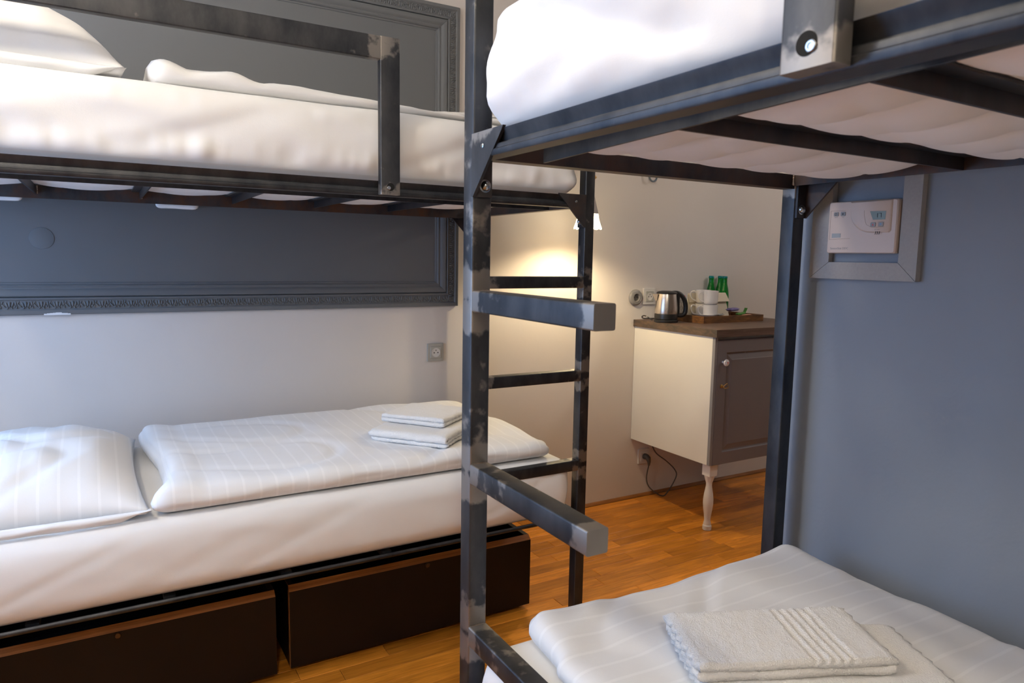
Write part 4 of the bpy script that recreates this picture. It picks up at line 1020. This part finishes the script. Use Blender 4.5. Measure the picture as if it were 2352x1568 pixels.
hm = MB(); P = smooth_path([Vector((KX, KY, WT1 + h)) + hd * r for r, h in hp], 6)
hm.tube(P, [0.009 + 0.004 * math.sin(PI * i / (len(P)-1)) for i in range(len(P))], 12, 1.0).build('handle', M['black'], kt)
sl = MB(); sl.tube([Vector((KX, KY, WT1)) + hd * r + Vector((0, 0, h)) for r, h in ((0.066, 0.045), (0.064, 0.08), (0.061, 0.115), (0.058, 0.155))], [0.010, 0.010, 0.012, 0.016], 10).build('water_gauge', M['black'], kt)
sw = Vector((KX, KY, WT1 + 0.138)) + hd * 0.0985
MB().lathe([(0.0055, 0), (0.005, 0.004), (0.0, 0.005)], sw, 12, frame=(Vector((0,0,1)), Vector((-hd.y, hd.x, 0)), (hd + Vector((0,0,0.6))).normalized())).build('switch', M['red'], kt)
fwd = Vector((-0.66, -0.75, 0)).normalized()
lg = MB()
for k, (a, z0, z1) in enumerate(((-0.10, 0.066, 0.070), (0.0, 0.066, 0.078), (0.10, 0.066, 0.070))):
    p = Vector((KX, KY, WT1)); dirv = Vector((fwd.x * math.cos(a) - fwd.y * math.sin(a), fwd.x * math.sin(a) + fwd.y * math.cos(a), 0))
    lg.tube([p + dirv * 0.0601 + Vector((0, 0, z0)), p + dirv * 0.0598 + Vector((0, 0, z1))], 0.0016, 6)
lg.build('emblem', M['greyink'], kt)
MB().tube(smooth_path([(KX - 0.055, KY + 0.045, WT1 + 0.008), (KX - 0.075, KY + 0.08, WT1 + 0.03), (KX - 0.055, KY + 0.13, WT1 + 0.02), (KX + 0.0, KY + 0.165, WT1 + 0.006), (KX + 0.10, KY + 0.175, WT1 + 0.005)], 8), 0.0032, 8).build('cord', M['black'], kt)

# ------------------------------------------------------------------ thermostat in its frame on the blue wall
TY, TZ0 = 1.134, 1.384          # left edge and bottom of the thermostat
def tw(a, c, d): return Vector((XR - d, TY - a, TZ0 + c))      # a = to the right, c = up, d = out of the wall
TRt, TUp, TOut = Vector((0, -1, 0)), Vector((0, 0, 1)), Vector((-1, 0, 0))
fr = thing('wall_frame', 'whitewashed wooden frame around the thermostat on the blue wall', 'frame', (XR, 1.06, 1.33))
fo = (-0.052, 0.223, -0.063, 0.250); fi = (0.001, 0.180, -0.022, 0.212)
def board(q):
    V = [tw(a, c, 0.001) for a, c in q] + [tw(a, c, 0.019) for a, c in q]
    mesh_obj('frame_board', V, [(0,1,2,3),(7,6,5,4),(0,1,5,4),(1,2,6,5),(2,3,7,6),(3,0,4,7)], M['framew'], fr, smooth=False)
g = 0.0006
board([(fo[0], fo[2] + g), (fi[0], fi[2] + g), (fi[0], fi[3] - g), (fo[0], fo[3] - g)])
board([(fo[1], fo[2] + g), (fi[1], fi[2] + g), (fi[1], fi[3] - g), (fo[1], fo[3] - g)])
board([(fo[0] + g, fo[2]), (fo[1] - g, fo[2]), (fi[1] - g, fi[2]), (fi[0] + g, fi[2])])
board([(fo[0] + g, fo[3]), (fo[1] - g, fo[3]), (fi[1] - g, fi[3]), (fi[0] + g, fi[3])])
th = thing('thermostat', 'beige wall thermostat with small screen inside the wooden frame', 'thermostat', tw(0.088, 0, 0))
TWD, THT = 0.176, 0.124
def slab(mb, poly, d0, d1, ch=0.002):
    cx = sum(p[0] for p in poly) / len(poly); cy = sum(p[1] for p in poly) / len(poly); n = len(poly)
    def shrink(p, k):
        dx, dy = p[0]-cx, p[1]-cy; l = math.hypot(dx, dy) or 1; return (p[0] - dx/l*k, p[1] - dy/l*k)
    V = [tw(*p, d0) for p in poly] + [tw(*p, d1 - ch) for p in poly] + [tw(*shrink(p, ch), d1) for p in poly]
    mb.add(V, [(i*n+j, i*n+(j+1) % n, (i+1)*n+(j+1) % n, (i+1)*n+j) for i in range(2) for j in range(n)] + [tuple(range(2*n, 3*n)), tuple(range(n))])
    return mb
body = slab(MB(), rrect(TWD, THT, 0.005, 4, TWD/2, THT/2), 0.0, 0.029, 0.003).build('body', M['therm'], th)
lobe = [(0.060, THT - 0.001)]
for i in range(15):
    a = PI + (PI/2) * i / 14; lobe.append((0.060 + 0.056 + 0.056 * math.cos(a), 0.050 + 0.048 + 0.050 * math.sin(a) ))
lobe += [(0.160, 0.048), (0.164, 0.052), (0.164, THT - 0.001)]
slab(MB(), lobe, 0.027, 0.034, 0.0045).build('raised_cover', M['therm'], th, angle=50)
slab(MB(), [(0.1125, 0.0975), (0.152, 0.0965), (0.151, 0.0775), (0.121, 0.0775)], 0.0335, 0.0346, 0.0004).build('screen', M['lcd'], th, smooth=False)
def seg_digit(mb, ox, oy, segs, w=0.005, h=0.0095):
    L = {'a': ((0, h), (w, h)), 'b': ((w, h/2), (w, h)), 'c': ((w, 0), (w, h/2)), 'd': ((0, 0), (w, 0)), 'e': ((0, 0), (0, h/2)), 'f': ((0, h/2), (0, h)), 'g': ((0, h/2), (w, h/2))}
    for q in segs:
        (x0, y0), (x1, y1) = L[q]; mb.tube([tw(ox + x0, oy + y0, 0.0348), tw(ox + x1, oy + y1, 0.0348)], 0.0006, 5)
dg = MB(); seg_digit(dg, 0.127, 0.0825, 'bc'); seg_digit(dg, 0.136, 0.0825, 'abc'); dg.build('digits', M['ink'], th)
for a, c, mt in ((0.0215, 0.0945, 'o'), (0.0400, 0.0945, 'x'), (0.1225, 0.0665, 'r'), (0.1415, 0.0665, 'b')):
    d0 = 0.0285 if mt in 'ox' else 0.0335
    bt = slab(MB(), rrect(0.0130, 0.0100, 0.0022, 3, a, c), d0, d0 + 0.0022, 0.0007).build('button', M['btn'], th)
    if mt in 'rb':
        k = 1 if mt == 'r' else -1
        mesh_obj('arrow_print', [tw(a - 0.0024, c - 0.002*k, d0 + 0.00235), tw(a + 0.0024, c - 0.002*k, d0 + 0.00235), tw(a, c + 0.002*k, d0 + 0.00235)], [(0, 1, 2)], M['red'] if mt == 'r' else M['blue'], bt, smooth=False)
    elif mt == 'o':
        MB().tube([tw(a + 0.0026*math.cos(2*PI*i/14), c + 0.0026*math.sin(2*PI*i/14), d0 + 0.0024) for i in range(15)], 0.0004, 5).build('power_print', M['ink'], bt)
    else:
        q = MB()
        for i in range(3): q.tube([tw(a + 0.0028*math.cos(PI*i/3), c + 0.0028*math.sin(PI*i/3), d0 + 0.0024), tw(a - 0.0028*math.cos(PI*i/3), c - 0.0028*math.sin(PI*i/3), d0 + 0.0024)], 0.0004, 5)
        q.build('fan_print', M['ink'], bt)
slab(MB(), [(0.0130, 0.0375), (0.0365, 0.0380), (0.0365, 0.0480), (0.0130, 0.0480)], 0.0288, 0.0297, 0.0003).build('label_window', M['window_grey'], th, smooth=False)
gl = MB()
for p0_, p1_ in (((0.0065, 0.0335), (0.0065, 0.103)), ((0.0065, 0.0335), (0.062, 0.0355)), ((0.0065, 0.103), (0.046, 0.102))): gl.tube([tw(*p0_, 0.0291), tw(*p1_, 0.0291)], 0.0003, 5)
gl.tube([tw(0.098 + 0.002 * i * i / 10, 0.100 - i * 0.0055, 0.0341) for i in range(7)] + [tw(0.118, 0.0605, 0.0341), tw(0.150, 0.0605, 0.0341)], 0.0003, 5)
gl.build('seam_line', plain('seam_shadow', (0.30, 0.20, 0.13), 0.6), th)
sl = MB()
for i in range(3): sl.tube([tw(0.1285 + i * 0.0046, 0.0435, 0.0335), tw(0.1305 + i * 0.0046, 0.0505, 0.0342)], 0.0008, 6)
sl.build('vent_slit', M['ink'], th)
text_obj('brand_print', 'SensorStat DDC', 0.0072, M['greyink'], tw(0.0105, 0.0095, 0.0291), TRt, TUp, th, 0.00005)
text_obj('caption_print', 'ON/OFF', 0.0026, M['greyink'], tw(0.0165, 0.0862, 0.0291), TRt, TUp, th, 0.00005)
text_obj('caption_print', 'FAN', 0.0026, M['greyink'], tw(0.0375, 0.0862, 0.0291), TRt, TUp, th, 0.00005)
text_obj('caption_print', 'SET TEMP', 0.0030, M['greyink'], tw(0.1265, 0.0535, 0.0342), TRt, TUp, th, 0.00005)

# ------------------------------------------------------------------ ceiling lamps (outside the picture)
def globe_lamp(pos, mat, label):
    root = thing('pendant_lamp', label, 'lamp', pos, 'pendant globe lamps')
    x, y, z = pos
    MB().lathe([(0.0, -0.11)] + [(0.11 * math.sin(PI * i / 16), -0.11 * math.cos(PI * i / 16)) for i in range(1, 16)] + [(0.0, 0.11)], pos, 32).build('globe', mat, root)
    MB().tube([(x, y, z + 0.10), (x, y, ZC - 0.02)], 0.006, 8).build('stem', M['brass'], root)
    MB().lathe([(0.05, -0.02), (0.06, -0.004), (0.06, 0.0), (0.0, 0.0)], (x, y, ZC), 20).build('rose', M['brass'], root)
globe_lamp(LAMP_POS, M['globe'], 'opal globe pendant hanging above the room between the bunks')
globe_lamp(LAMP2_POS, M['globe2'], 'opal globe pendant hanging beyond the blue wall')
globe_lamp(LAMP3_POS, M['globe3'], 'opal globe pendant hanging behind the camera')
